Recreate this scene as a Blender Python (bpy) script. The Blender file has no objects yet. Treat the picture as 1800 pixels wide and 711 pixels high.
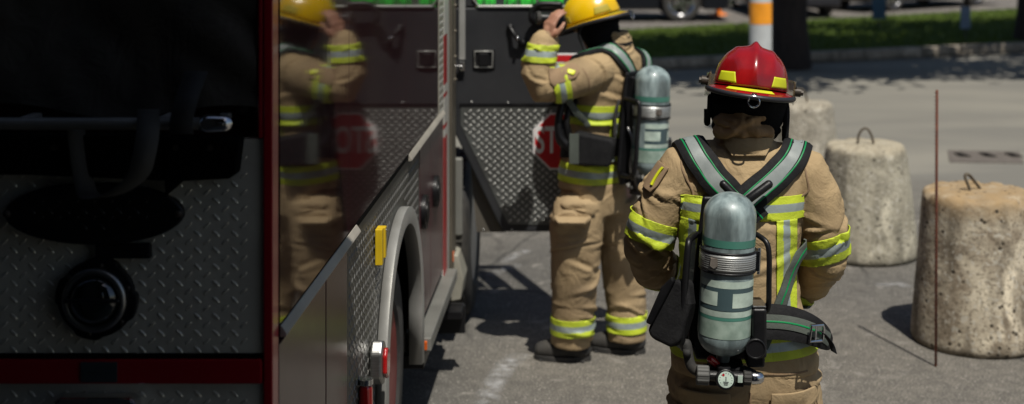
import bpy, bmesh, math, random
from mathutils import Vector, Matrix, noise, Euler
from mathutils.bvhtree import BVHTree
random.seed(7)
V = Vector
SC = bpy.context.scene
COL = SC.collection
PI = math.pi
F = 2400.0; CX = 1040.0; HY = -158.0; CH = 2.32      # focal length in photo pixels, vanishing point, eye height

def U(x, y, ppm, dy=0.0):
    """metres from a measured position and the number of photo pixels per metre there"""
    return V(((x-CX)/ppm, F/ppm+dy, CH-(y-HY)/ppm))

# ------------------------------------------------------------------ objects
WM = {}
def props(o, label=None, cat=None, group=None, kind=None):
    if label: o['label'] = label
    if cat: o['category'] = cat
    if group: o['group'] = group
    if kind: o['kind'] = kind
    return o
def empty(name, loc, label, cat, group=None, rz=0.0):
    o = bpy.data.objects.new(name, None); COL.objects.link(o)
    o.location = loc; o.rotation_euler = (0, 0, rz)
    o.empty_display_size = .1
    WM[o.name] = Matrix.Translation(loc) @ Matrix.Rotation(rz, 4, 'Z')
    return props(o, label, cat, group)
def link(name, me, parent=None, M=None):
    """M is a matrix in the world; parented without moving"""
    o = bpy.data.objects.new(name, me); COL.objects.link(o)
    M = M or Matrix.Identity(4)
    if parent is not None:
        o.parent = parent
        L = WM[parent.name].inverted() @ M
        o.matrix_local = L
    else:
        o.matrix_local = M
    WM[o.name] = M.copy()
    return o
def kids(o): return [c for c in bpy.data.objects if c.parent == o]
def copy_tree(o, parent=None):
    c = o.copy(); COL.objects.link(c)
    if parent: c.parent = parent
    for ch in kids(o): copy_tree(ch, c)
    return c

class MB:
    def __init__(s): s.v = []; s.f = []; s.m = []; s.M = Matrix.Identity(4)
    def add(s, vs, fs, mi=0):
        b = len(s.v)
        s.v += [s.M @ V(p) for p in vs]
        s.f += [tuple(b+i for i in f) for f in fs]; s.m += [mi]*len(fs)
    def box(s, x0, x1, y0, y1, z0, z1, mi=0):
        p = [(x, y, z) for z in (z0, z1) for y in (y0, y1) for x in (x0, x1)]
        s.add(p, [(0,2,3,1),(4,5,7,6),(0,1,5,4),(2,6,7,3),(0,4,6,2),(1,3,7,5)], mi)
    def prism(s, poly, y0, y1, mi=0, axis='y'):
        """poly: list of (a,b) extruded; axis y -> (a, t, b), axis x -> (t, a, b), axis z -> (a, b, t)"""
        n = len(poly)
        def P(a, b, t): return {'y': (a, t, b), 'x': (t, a, b), 'z': (a, b, t)}[axis]
        vs = [P(a, b, y0) for a, b in poly] + [P(a, b, y1) for a, b in poly]
        fs = [tuple(range(n)), tuple(range(2*n-1, n-1, -1))] + [(i, n+i, n+(i+1) % n, (i+1) % n) for i in range(n)]
        s.add(vs, fs, mi)
    def tube(s, pts, r, seg=10, mi=0, rnd=True, closed=False):
        pts = [V(p) for p in pts]; n = len(pts)
        R = list(r) if hasattr(r, '__len__') else [r]*n
        if rnd and not closed:
            a = []; ra = []
            t = (pts[1]-pts[0]).normalized()
            for k in (1, .8, .4):
                a.append(pts[0]-t*R[0]*k); ra.append(R[0]*math.sqrt(max(1e-4, 1-k*k)))
            t2 = (pts[-1]-pts[-2]).normalized(); b = []; rb = []
            for k in (.4, .8, 1):
                b.append(pts[-1]+t2*R[-1]*k); rb.append(R[-1]*math.sqrt(max(1e-4, 1-k*k)))
            pts = a+pts+b; R = ra+R+rb; n = len(pts)
        vs = []; u = None
        for i in range(n):
            if closed: t = pts[(i+1) % n]-pts[i-1]
            else: t = pts[min(i+1, n-1)]-pts[max(i-1, 0)]
            if t.length < 1e-9: t = V((0, 0, 1))
            t.normalize()
            if u is None: u = t.orthogonal().normalized()
            else:
                u = u-t*u.dot(t)
                if u.length < 1e-6: u = t.orthogonal()
                u.normalize()
            w = t.cross(u)
            vs += [pts[i]+(u*math.cos(2*PI*k/seg)+w*math.sin(2*PI*k/seg))*R[i] for k in range(seg)]
        fs = []
        for i in range(n if closed else n-1):
            j = (i+1) % n
            fs += [(i*seg+k, i*seg+(k+1) % seg, j*seg+(k+1) % seg, j*seg+k) for k in range(seg)]
        if not closed:
            fs += [tuple(range(seg-1, -1, -1)), tuple((n-1)*seg+k for k in range(seg))]
        s.add(vs, fs, mi)
    def cyl(s, a, b, r, seg=24, mi=0): s.tube([a, b], r, seg, mi, rnd=False)
    def lathe(s, prof, seg=32, mi=0, cap=True):
        vs = []; n = len(prof)
        for r, z in prof: vs += [(r*math.cos(2*PI*k/seg), r*math.sin(2*PI*k/seg), z) for k in range(seg)]
        fs = [(i*seg+k, i*seg+(k+1) % seg, (i+1)*seg+(k+1) % seg, (i+1)*seg+k) for i in range(n-1) for k in range(seg)]
        if cap: fs += [tuple(range(seg-1, -1, -1)), tuple((n-1)*seg+k for k in range(seg))]
        s.add(vs, fs, mi)
    def rings(s, rr, seg=32, p=2.3, mi=0):
        """rr: (cx,cy,cz,a,b,yaw) horizontal rings, closed"""
        vs = []
        for cx, cy, cz, a, b, yaw in rr:
            for k in range(seg):
                t = 2*PI*k/seg; c, q = math.cos(t), math.sin(t)
                X = a*math.copysign(abs(c)**(2/p), c); Y = b*math.copysign(abs(q)**(2/p), q)
                vs.append((cx+X*math.cos(yaw)-Y*math.sin(yaw), cy+X*math.sin(yaw)+Y*math.cos(yaw), cz))
        n = len(rr)
        fs = [(i*seg+k, i*seg+(k+1) % seg, (i+1)*seg+(k+1) % seg, (i+1)*seg+k) for i in range(n-1) for k in range(seg)]
        fs += [tuple(range(seg-1, -1, -1)), tuple((n-1)*seg+k for k in range(seg))]
        s.add(vs, fs, mi)
    def ell(s, c, a, b, d, seg=20, mi=0):
        n = seg//2; vs = []
        for i in range(n+1):
            ph = -PI/2+PI*i/n; cr = max(.02, math.cos(ph))
            vs += [(c[0]+a*cr*math.cos(2*PI*k/seg), c[1]+b*cr*math.sin(2*PI*k/seg), c[2]+d*math.sin(ph)) for k in range(seg)]
        fs = [(i*seg+k, i*seg+(k+1) % seg, (i+1)*seg+(k+1) % seg, (i+1)*seg+k) for i in range(n) for k in range(seg)]
        fs += [tuple(range(seg-1, -1, -1)), tuple(n*seg+k for k in range(seg))]
        s.add(vs, fs, mi)
    def grid(s, fn, nu, nv, mi=0):
        vs = [fn(i/nu, j/nv) for j in range(nv+1) for i in range(nu+1)]
        fs = [(j*(nu+1)+i, j*(nu+1)+i+1, (j+1)*(nu+1)+i+1, (j+1)*(nu+1)+i) for j in range(nv) for i in range(nu)]
        s.add(vs, fs, mi)
    def mesh(s, name, mats=(), smooth=False):
        me = bpy.data.meshes.new(name)
        me.from_pydata([tuple(p) for p in s.v], [], s.f)
        for m in mats: me.materials.append(m)
        me.polygons.foreach_set('material_index', s.m)
        me.polygons.foreach_set('use_smooth', [bool(smooth)]*len(s.f))
        me.update()
        bm = bmesh.new(); bm.from_mesh(me); bmesh.ops.recalc_face_normals(bm, faces=bm.faces); bm.to_mesh(me); bm.free()
        return me
    def build(s, name, mats, parent=None, M=None, smooth=False, bevel=0, seg=2, solid=0, auto=None):
        if not isinstance(mats, (list, tuple)): mats = [mats]
        me = s.mesh(name, mats, smooth or auto)
        o = link(name, me, parent, M)
        if solid:
            d = o.modifiers.new('solid', 'SOLIDIFY'); d.thickness = solid; d.offset = 1
        if bevel:
            b = o.modifiers.new('bevel', 'BEVEL'); b.width = bevel; b.segments = seg; b.limit_method = 'ANGLE'; b.angle_limit = math.radians(35)
        if auto:
            me.set_sharp_from_angle(angle=math.radians(auto))
        return o

# ------------------------------------------------------------------ materials
def mat(name, col, rough=.6, metal=0., col2=None, nscale=6., bump=0., bscale=60., coat=0., dirt=0., dirtcol=(.02,.018,.015), spec=.5, detail=6, stretch=(1,1,1), weave=0., trans=0., alpha=1., wrinkle=0., contrast=(.35,.65)):
    m = bpy.data.materials.new(name); m.use_nodes = True
    nt = m.node_tree; N = nt.nodes; L = nt.links
    b = N['Principled BSDF']
    b.inputs['Roughness'].default_value = rough; b.inputs['Metallic'].default_value = metal
    b.inputs['Coat Weight'].default_value = coat; b.inputs['Coat Roughness'].default_value = .06
    b.inputs['Specular IOR Level'].default_value = spec
    b.inputs['Transmission Weight'].default_value = trans; b.inputs['Alpha'].default_value = alpha
    tc = N.new('ShaderNodeTexCoord'); mp = N.new('ShaderNodeMapping'); mp.inputs['Scale'].default_value = stretch
    L.new(tc.outputs['Object'], mp.inputs['Vector'])
    vec = mp.outputs['Vector']
    def nz(sc, det=detail, dis=0.):
        n = N.new('ShaderNodeTexNoise'); n.inputs['Scale'].default_value = sc; n.inputs['Detail'].default_value = det
        n.inputs['Distortion'].default_value = dis; L.new(vec, n.inputs['Vector']); return n.outputs['Fac']
    def ramp(src, a, bb, c0, c1):
        r = N.new('ShaderNodeValToRGB'); r.color_ramp.elements[0].position = a; r.color_ramp.elements[1].position = bb
        r.color_ramp.elements[0].color = (*c0, 1); r.color_ramp.elements[1].color = (*c1, 1); L.new(src, r.inputs[0]); return r.outputs[0]
    def mix(fac, a, bb, typ='MIX'):
        x = N.new('ShaderNodeMix'); x.data_type = 'RGBA'; x.blend_type = typ
        if isinstance(fac, float): x.inputs[0].default_value = fac
        else: L.new(fac, x.inputs[0])
        for s_, i in ((a, 6), (bb, 7)):
            if isinstance(s_, tuple): x.inputs[i].default_value = (*s_, 1)
            else: L.new(s_, x.inputs[i])
        return x.outputs[2]
    c2 = col2 or tuple(c*.8 for c in col)
    c = ramp(nz(nscale), contrast[0], contrast[1], col, c2)
    if dirt:
        d = ramp(nz(nscale*.45+.3, 8, .6), .5, .72, (0,0,0), (dirt,)*3)
        c = mix(d, c, dirtcol)
    L.new(c, b.inputs['Base Color'])
    rr = N.new('ShaderNodeMapRange'); rr.inputs[3].default_value = max(0.02, rough*.8); rr.inputs[4].default_value = min(1, rough*1.25)
    L.new(nz(nscale*2.3), rr.inputs[0]); L.new(rr.outputs[0], b.inputs['Roughness'])
    prev = None
    def bp(h, st, dist):
        nonlocal prev
        q = N.new('ShaderNodeBump'); q.inputs['Strength'].default_value = st; q.inputs['Distance'].default_value = dist
        L.new(h, q.inputs['Height'])
        if prev: L.new(prev, q.inputs['Normal'])
        prev = q.outputs[0]
    if wrinkle:
        bp(nz(9, 3, 1.5), min(1, wrinkle), .02)
    if bump: bp(nz(bscale, 5), min(1, bump), .004)
    if weave:
        for ax in (0, 2):
            w = N.new('ShaderNodeTexWave'); w.inputs['Scale'].default_value = 95; w.bands_direction = 'XYZ'[ax]
            L.new(vec, w.inputs['Vector']); bp(w.outputs['Fac'], weave, .0008)
    if prev: L.new(prev, b.inputs['Normal'])
    m['x'] = 1
    return m
M = {}
M['jacket'] = mat('turnout_cloth', (.43,.315,.175), .85, col2=(.34,.245,.135), nscale=5, bump=.25, bscale=160, dirt=.6, dirtcol=(.15,.11,.07), weave=.2, wrinkle=.55, spec=.2)
M['pants'] = mat('trouser_cloth', (.38,.28,.16), .88, col2=(.29,.21,.12), nscale=5, bump=.25, bscale=150, dirt=.6, dirtcol=(.16,.12,.085), weave=.3, wrinkle=.5, spec=.2)
M['seam'] = mat('seam_cloth', (.29,.20,.12), .9, col2=(.24,.165,.10), bump=.3, bscale=200, spec=.2)
M['lime'] = mat('lime_tape', (.57,.67,.04), .6, col2=(.47,.58,.03), nscale=14, bump=.3, bscale=160, dirt=.65, dirtcol=(.30,.34,.06), wrinkle=.25)
M['silver'] = mat('silver_tape', (.36,.42,.40), .35, metal=.25, col2=(.28,.33,.33), nscale=14, bump=.15, bscale=90, wrinkle=.2)
M['black'] = mat('black_webbing', (.006,.006,.007), .75, col2=(.012,.012,.013), spec=.25, nscale=20, bump=.4, bscale=120, weave=.3)
M['blackplastic'] = mat('black_plastic', (.005,.005,.006), .40, col2=(.009,.009,.010), spec=.35, nscale=14, bump=.1, bscale=200)
M['rubber'] = mat('black_rubber', (.018,.018,.018), .75, col2=(.04,.037,.033), nscale=12, bump=.4, bscale=80, dirt=.4, dirtcol=(.09,.08,.065))
M['green'] = mat('green_piping', (.0,.24,.07), .5)
M['greyweb'] = mat('grey_webbing', (.085,.10,.085), .75, col2=(.055,.065,.055), bump=.3, bscale=150)
M['refl'] = mat('reflective_grey', (.27,.30,.29), .5, metal=.1, col2=(.21,.235,.23), nscale=20, bump=.1)
M['redhelmet'] = mat('red_shell', (.31,.006,.007), .24, coat=.5, col2=(.23,.004,.006), nscale=14, bump=.08, bscale=40, dirt=.8, dirtcol=(.09,.012,.012))
M['yellowhelmet'] = mat('yellow_shell', (.80,.50,.004), .25, coat=.5, col2=(.66,.40,.004), nscale=4, dirt=.55, dirtcol=(.28,.18,.02), bump=.05)
M['limest'] = mat('lime_sticker', (.68,.72,.02), .45, nscale=12, dirt=.3, dirtcol=(.3,.3,.03))
M['knob'] = mat('knob_metal', (.05,.04,.03), .5, metal=.3)
M['handwheel'] = mat('grey_handwheel', (.09,.09,.085), .6)
M['bandsteel'] = mat('satin_steel', (.40,.41,.40), .42, metal=.6, stretch=(1,1,20), nscale=30)
M['railmetal'] = mat('dull_metal', (.24,.24,.22), .45, metal=.4, dirt=.4, dirtcol=(.1,.09,.08))
M['ledge'] = mat('ledge_metal', (.40,.37,.32), .5, metal=.1, dirt=.5, dirtcol=(.2,.18,.15))
M['yellowst'] = mat('dull_yellow_sticker', (.42,.34,.02), .5, dirt=.5, dirtcol=(.2,.16,.02))
M['trim'] = mat('dark_trim', (.02,.02,.025), .45)
M['visor'] = mat('amber_visor', (.30,.22,.10), .12, trans=.0, alpha=.22, coat=.6)
M['chrome'] = mat('chrome', (.75,.75,.76), .16, metal=1., nscale=30, bump=.05)
M['steel'] = mat('brushed_steel', (.42,.42,.41), .36, metal=1., nscale=20, bump=.08, stretch=(1,1,12))
M['bottle'] = mat('cylinder_wrap', (.33,.41,.41), .42, col2=(.12,.16,.165), nscale=22, stretch=(1.6,1.6,.5), contrast=(.3,.68), bump=.06, bscale=90, dirt=.8, dirtcol=(.05,.06,.06), coat=.25)
M['bottlegreen'] = mat('cylinder_green', (.07,.22,.17), .35, coat=.2, dirt=.3)
M['bottlewhite'] = mat('cylinder_label', (.52,.62,.54), .38, col2=(.38,.47,.41), nscale=30, coat=.2, dirt=.7, dirtcol=(.25,.3,.27))
M['bottlepale'] = mat('cylinder_pale_label', (.34,.43,.37), .38, col2=(.22,.30,.25), nscale=26, coat=.2, dirt=.8, dirtcol=(.15,.2,.17))
M['bottledark'] = mat('cylinder_dark_label', (.055,.09,.10), .4, coat=.2)
M['skin'] = mat('skin', (.42,.22,.145), .5, col2=(.33,.155,.10), nscale=12, bump=.1, bscale=120)
M['hood'] = mat('black_hood', (.005,.005,.006), .95, bump=.4, bscale=90, wrinkle=.5, spec=.15)
M['nape'] = mat('worn_leather', (.42,.255,.115), .8, col2=(.29,.17,.075), nscale=14, bump=.3, wrinkle=.6)
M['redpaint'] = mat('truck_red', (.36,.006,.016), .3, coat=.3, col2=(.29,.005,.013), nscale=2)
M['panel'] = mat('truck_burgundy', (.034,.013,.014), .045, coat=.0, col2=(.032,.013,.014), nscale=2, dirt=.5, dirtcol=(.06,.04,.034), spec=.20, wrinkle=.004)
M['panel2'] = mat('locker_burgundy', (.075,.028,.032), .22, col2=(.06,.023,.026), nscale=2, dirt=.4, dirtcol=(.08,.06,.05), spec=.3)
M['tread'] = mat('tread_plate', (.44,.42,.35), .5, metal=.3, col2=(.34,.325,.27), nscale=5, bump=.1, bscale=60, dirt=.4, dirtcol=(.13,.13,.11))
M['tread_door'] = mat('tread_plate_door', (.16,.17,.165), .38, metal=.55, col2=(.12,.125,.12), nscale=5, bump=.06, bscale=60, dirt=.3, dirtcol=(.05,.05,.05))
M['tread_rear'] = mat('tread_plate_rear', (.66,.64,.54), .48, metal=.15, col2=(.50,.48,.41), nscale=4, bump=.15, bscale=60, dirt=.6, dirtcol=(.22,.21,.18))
M['worn_glint_rear'] = mat('worn_glint_lozenge_rear', (.78,.76,.66), .32, metal=.45)  # lozenge tops: polish wear plus glints painted into the colour
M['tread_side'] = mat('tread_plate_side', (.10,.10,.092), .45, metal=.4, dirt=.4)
M['worn_glint_side'] = mat('worn_glint_lozenge_side', (.20,.195,.18), .4, metal=.5)
M['worn_glint'] = mat('worn_glint_lozenge', (.42,.41,.37), .36, metal=.6)
M['worn_glint_door'] = mat('worn_glint_lozenge_door', (.62,.62,.60), .30, metal=.6)  # palest lozenges, sunlit glint on the worn tops put into the base colour
M['alu'] = mat('aluminium', (.46,.46,.44), .42, metal=.5, col2=(.38,.38,.36), nscale=6, bump=.06, dirt=.4, dirtcol=(.18,.17,.15))
M['doorblack'] = mat('door_inner', (.016,.017,.020), .5, col2=(.024,.025,.028), nscale=4, bump=.12, bscale=200)
M['whitepaint'] = mat('white_paint', (.55,.54,.50), .4, col2=(.46,.45,.41), nscale=3, dirt=.3, dirtcol=(.25,.22,.18))
M['redtape'] = mat('red_tape', (.38,.012,.015), .35)
M['amberlens'] = mat('amber_lens', (.55,.10,.01), .2, coat=1)
M['redlens'] = mat('red_lens', (.40,.006,.006), .15, coat=1)
M['yellowpl'] = mat('yellow_plastic', (.62,.42,.01), .45, dirt=.3, dirtcol=(.3,.2,.02))
M['limeglow'] = mat('green_vest', (.01,.62,.03), .7, wrinkle=.6)
M['glass'] = mat('dark_glass', (.01,.014,.012), .05, coat=1, spec=.8)
M['tarp'] = mat('dark_tarp', (.05,.044,.035), .8, col2=(.03,.027,.023), nscale=3, wrinkle=.4, bump=.2)
M['stopred'] = mat('stop_red', (.58,.012,.018), .45)
M['stopwhite'] = mat('stop_white', (.78,.78,.78), .5)
M['rust'] = mat('rusty_steel', (.13,.035,.015), .8, col2=(.07,.02,.012), nscale=40, bump=.5, bscale=200)
M['looprust'] = mat('weathered_rebar', (.12,.10,.07), .7, col2=(.06,.045,.03), nscale=40, bump=.4, bscale=200)
M['bark'] = mat('bark', (.035,.025,.02), .95, col2=(.018,.013,.011), nscale=14, bump=1., bscale=24, stretch=(1,1,.25))
M['leaf'] = mat('leaf', (.045,.095,.018), .6, col2=(.07,.13,.025), nscale=2)
M['carblack'] = mat('car_black', (.005,.006,.010), .3, coat=.3)
M['cardark'] = mat('car_graphite', (.010,.011,.015), .3, coat=.4)
M['orange'] = mat('orange_plastic', (.85,.22,.015), .5)
M['orangeband'] = mat('orange_sheeting', (.95,.36,.02), .45, nscale=8)
M['poleg'] = mat('pole_paint', (.50,.52,.52), .5, col2=(.42,.44,.44), nscale=6, dirt=.3, dirtcol=(.3,.3,.28))
M['signblue'] = mat('sign_blue', (.02,.10,.19), .4)
M['signpale'] = mat('sign_pale_blue', (.16,.24,.36), .4)
M['iron'] = mat('cast_iron', (.10,.085,.072), .7, col2=(.15,.13,.112), nscale=30, bump=.4)
M['dark'] = mat('dark_void', (.004,.004,.004), .9, spec=.05)
M['lightblock'] = mat('lightblock_dark', (.02,.018,.016), .9, bump=.4)  # near-black surfaces of the added, unseen light blocker
M['hosegreen'] = mat('hose_green', (.02,.06,.05), .6)
M['chalk'] = None

def concrete_mat(name, c0, c1, topc, pit=.9, darkleft=False):
    m = bpy.data.materials.new(name); m.use_nodes = True; nt = m.node_tree; N = nt.nodes; L = nt.links
    b = N['Principled BSDF']; b.inputs['Roughness'].default_value = .92; b.inputs['Specular IOR Level'].default_value = .2
    tc = N.new('ShaderNodeTexCoord'); O = tc.outputs['Object']
    def nz(sc, det, st=(1,1,1), dis=0):
        mp = N.new('ShaderNodeMapping'); mp.inputs['Scale'].default_value = st; L.new(O, mp.inputs['Vector'])
        n = N.new('ShaderNodeTexNoise'); n.inputs['Scale'].default_value = sc; n.inputs['Detail'].default_value = det; n.inputs['Distortion'].default_value = dis
        L.new(mp.outputs[0], n.inputs['Vector']); return n.outputs['Fac']
    def ramp(s, a, c, c0_, c1_):
        r = N.new('ShaderNodeValToRGB'); r.color_ramp.elements[0].position = a; r.color_ramp.elements[1].position = c
        r.color_ramp.elements[0].color = (*c0_, 1); r.color_ramp.elements[1].color = (*c1_, 1); L.new(s, r.inputs[0]); return r.outputs[0]
    def mix(f, a, c, t='MIX'):
        x = N.new('ShaderNodeMix'); x.data_type = 'RGBA'; x.blend_type = t
        if isinstance(f, float): x.inputs[0].default_value = f
        else: L.new(f, x.inputs[0])
        for s_, i in ((a, 6), (c, 7)):
            if isinstance(s_, tuple): x.inputs[i].default_value = (*s_, 1)
            else: L.new(s_, x.inputs[i])
        return x.outputs[2]
    K = lambda v: (v, v, v)
    c = ramp(nz(7, 9, dis=.4), .38, .62, c0, c1)
    c = mix(ramp(nz(5, 7, (1.6,1.6,.35), .5), .52, .66, K(0), K(.75)), c, tuple(v*.45 for v in c1))      # runs of dirt
    c = mix(ramp(nz(3.2, 8, (1,1,.7), 1.), .56, .66, K(0), K(.8)), c, tuple(min(1, v*1.45) for v in c0))  # pale blooms
    c = mix(ramp(nz(60, 3), .52, .66, K(0), K(.7)), c, tuple(v*.45 for v in c1))
    c = mix(ramp(nz(34, 6, dis=.5), .56, .64, K(0), K(.6)), c, (.50,.47,.40))
    sx = N.new('ShaderNodeSeparateXYZ'); L.new(O, sx.inputs[0])
    mr = N.new('ShaderNodeMapRange'); L.new(sx.outputs[2], mr.inputs[0]); mr.inputs[1].default_value = .68; mr.inputs[2].default_value = .79
    ad = N.new('ShaderNodeMath'); ad.operation = 'MULTIPLY'; L.new(mr.outputs[0], ad.inputs[0]); L.new(ramp(nz(12, 5), .3, .6, K(.5), K(1)), ad.inputs[1])
    c = mix(ad.outputs[0], c, topc)
    vo = N.new('ShaderNodeTexVoronoi'); vo.inputs['Scale'].default_value = 19; L.new(O, vo.inputs['Vector'])
    hole = ramp(vo.outputs['Distance'], .13, .24, K(1), K(0))
    hm = N.new('ShaderNodeMath'); hm.operation = 'MULTIPLY'; L.new(hole, hm.inputs[0]); L.new(ramp(nz(6, 3), .42, .50, K(0), K(1)), hm.inputs[1])
    c = mix(hm.outputs[0], c, tuple(v*.25 for v in c1))
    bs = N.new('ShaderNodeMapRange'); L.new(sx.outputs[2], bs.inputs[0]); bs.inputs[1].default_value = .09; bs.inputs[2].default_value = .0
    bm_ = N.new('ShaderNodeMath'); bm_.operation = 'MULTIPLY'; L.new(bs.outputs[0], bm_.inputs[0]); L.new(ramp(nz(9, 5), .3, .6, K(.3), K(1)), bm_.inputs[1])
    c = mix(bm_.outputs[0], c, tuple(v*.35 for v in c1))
    L.new(c, b.inputs['Base Color'])
    b1 = N.new('ShaderNodeBump'); b1.inputs['Strength'].default_value = .6; b1.inputs['Distance'].default_value = .008
    inv = N.new('ShaderNodeMath'); inv.operation = 'MULTIPLY_ADD'; L.new(hm.outputs[0], inv.inputs[0]); inv.inputs[1].default_value = -pit; L.new(nz(38, 7), inv.inputs[2])
    L.new(inv.outputs[0], b1.inputs['Height']); L.new(b1.outputs[0], b.inputs['Normal'])
    return m

def ground_mat(name, c0, c1, c2, big=.35, fleck=.5, speck=140, far=False):
    m = bpy.data.materials.new(name); m.use_nodes = True; nt = m.node_tree; N = nt.nodes; L = nt.links
    b = N['Principled BSDF']; b.inputs['Roughness'].default_value = .9; b.inputs['Specular IOR Level'].default_value = .25
    tc = N.new('ShaderNodeTexCoord'); O = tc.outputs['Object']
    def nz(sc, det, dis=0, st=(1,1,1), off=0):
        mp = N.new('ShaderNodeMapping'); mp.inputs['Scale'].default_value = st; mp.inputs['Location'].default_value = (off, off*.7, 0); L.new(O, mp.inputs['Vector'])
        n = N.new('ShaderNodeTexNoise'); n.inputs['Scale'].default_value = sc; n.inputs['Detail'].default_value = det; n.inputs['Distortion'].default_value = dis
        L.new(mp.outputs[0], n.inputs['Vector']); return n.outputs['Fac']
    def ramp(s, a, c, c0_, c1_):
        r = N.new('ShaderNodeValToRGB'); r.color_ramp.elements[0].position = a; r.color_ramp.elements[1].position = c
        r.color_ramp.elements[0].color = (*c0_, 1); r.color_ramp.elements[1].color = (*c1_, 1); L.new(s, r.inputs[0]); return r.outputs[0]
    def mix(f, a, c, t='MIX'):
        x = N.new('ShaderNodeMix'); x.data_type = 'RGBA'; x.blend_type = t
        if isinstance(f, float): x.inputs[0].default_value = f
        else: L.new(f, x.inputs[0])
        for s_, i in ((a, 6), (c, 7)):
            if isinstance(s_, tuple): x.inputs[i].default_value = (*s_, 1)
            else: L.new(s_, x.inputs[i])
        return x.outputs[2]
    K = lambda v: (v, v, v)
    c = ramp(nz(.8, 8, .5), .36, .64, c0, c1)
    c = mix(ramp(nz(big, 5, .8, off=3), .46, .62, K(0), K(.8)), c, c2)
    c = mix(ramp(nz(13, 8, .4, off=15), .40, .66, K(.45), K(0)), c, tuple(v*.6 for v in c1))
    c = mix(ramp(nz(speck, 3), .38, .56, K(.8), K(0)), c, tuple(v*.42 for v in c1))
    c = mix(ramp(nz(speck*.7, 2, off=9), .60, .72, K(0), K(fleck)), c, tuple(min(1, v*2.6) for v in c0))
    c = mix(ramp(nz(5, 8, .8, off=5), .63, .72, K(0), K(.55)), c, tuple(min(1, v*1.8) for v in c0))      # dusty blotches
    c = mix(ramp(nz(2.2, 6, .5, off=12), .60, .75, K(0), K(.55)), c, tuple(v*.55 for v in c1))
    if far:
        vo = N.new('ShaderNodeTexVoronoi'); vo.feature = 'DISTANCE_TO_EDGE'; vo.inputs['Scale'].default_value = .55
        wv = N.new('ShaderNodeMix'); wv.data_type = 'VECTOR'; wv.inputs[0].default_value = .12; L.new(O, wv.inputs[4])
        nn = N.new('ShaderNodeTexNoise'); nn.inputs['Scale'].default_value = 2.5; nn.inputs['Detail'].default_value = 7; L.new(O, nn.inputs['Vector']); L.new(nn.outputs['Color'], wv.inputs[5]); L.new(wv.outputs[1], vo.inputs['Vector'])
        ck = ramp(vo.outputs['Distance'], .0015, .006, K(1), K(0))
        cm = N.new('ShaderNodeMath'); cm.operation = 'MULTIPLY'; L.new(ck, cm.inputs[0]); L.new(ramp(nz(.7, 3, off=21), .48, .56, K(0), K(.75)), cm.inputs[1])
        c = mix(cm.outputs[0], c, (.03,.03,.028))
        c = mix(ramp(nz(1.6, 4, 1.2, off=33), .64, .72, K(0), K(.5)), c, (.045,.043,.04))
    if far:      # the worn, dusty carriageway takes over along a ragged line
        sx = N.new('ShaderNodeSeparateXYZ'); L.new(O, sx.inputs[0])
        ma = N.new('ShaderNodeMath'); ma.operation = 'MULTIPLY_ADD'; L.new(nz(.9, 7, .6, off=7), ma.inputs[0]); ma.inputs[1].default_value = 3.2; L.new(sx.outputs[1], ma.inputs[2])
        mr = N.new('ShaderNodeMapRange'); L.new(ma.outputs[0], mr.inputs[0]); mr.inputs[1].default_value = 12.0; mr.inputs[2].default_value = 13.4
        c = mix(mr.outputs[0], c, ramp(nz(.5, 8, .8, off=40, st=(.5,1.6,1)), .36, .62, (.235,.222,.188), (.175,.168,.148)))
    L.new(c, b.inputs['Base Color'])
    bm = N.new('ShaderNodeBump'); bm.inputs['Strength'].default_value = .6; bm.inputs['Distance'].default_value = .006
    L.new(nz(speck*.8, 6), bm.inputs['Height']); L.new(bm.outputs[0], b.inputs['Normal'])
    return m
M['asphalt'] = ground_mat('asphalt', (.175,.164,.146), (.122,.117,.107), (.215,.196,.165), fleck=.8, speck=110, far=True)
M['road'] = ground_mat('road_surface', (.235,.225,.195), (.20,.195,.172), (.26,.245,.205), fleck=.3, speck=60)
M['grass'] = ground_mat('lawn', (.075,.12,.010), (.06,.10,.008), (.095,.135,.014), fleck=.2, speck=30)
M['lot'] = ground_mat('parking_surface', (.22,.20,.18), (.18,.165,.15), (.25,.225,.20), speck=40)
M['kerb'] = concrete_mat('kerb_concrete', (.34,.29,.23), (.28,.24,.19), (.32,.28,.22), .3)
M['con1'] = concrete_mat('concrete_tan', (.54,.475,.36), (.24,.195,.14), (.34,.24,.13))
M['con2'] = concrete_mat('concrete_grey', (.40,.37,.29), (.31,.285,.22), (.40,.34,.24))
M['con3'] = concrete_mat('concrete_pale', (.36,.33,.27), (.29,.265,.21), (.36,.31,.23))

# paint smear on the asphalt: an irregular thin coat with soft gaps
def smear_mat():
    m = bpy.data.materials.new('chalk_smear'); m.use_nodes = True; nt = m.node_tree; N = nt.nodes; L = nt.links
    b = N['Principled BSDF']; b.inputs['Base Color'].default_value = (.42,.42,.42,1); b.inputs['Roughness'].default_value = .9
    tc = N.new('ShaderNodeTexCoord')
    n = N.new('ShaderNodeTexNoise'); n.inputs['Scale'].default_value = 14; n.inputs['Detail'].default_value = 9; L.new(tc.outputs['Object'], n.inputs['Vector'])
    at = N.new('ShaderNodeAttribute'); at.attribute_name = 'wear'
    mu = N.new('ShaderNodeMath'); mu.operation = 'MULTIPLY'; L.new(at.outputs['Fac'], mu.inputs[0])
    r = N.new('ShaderNodeMapRange'); r.inputs[1].default_value = .35; r.inputs[2].default_value = .75; L.new(n.outputs['Fac'], r.inputs[0]); L.new(r.outputs[0], mu.inputs[1])
    L.new(mu.outputs[0], b.inputs['Alpha'])
    return m
M['chalk'] = smear_mat()

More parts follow.
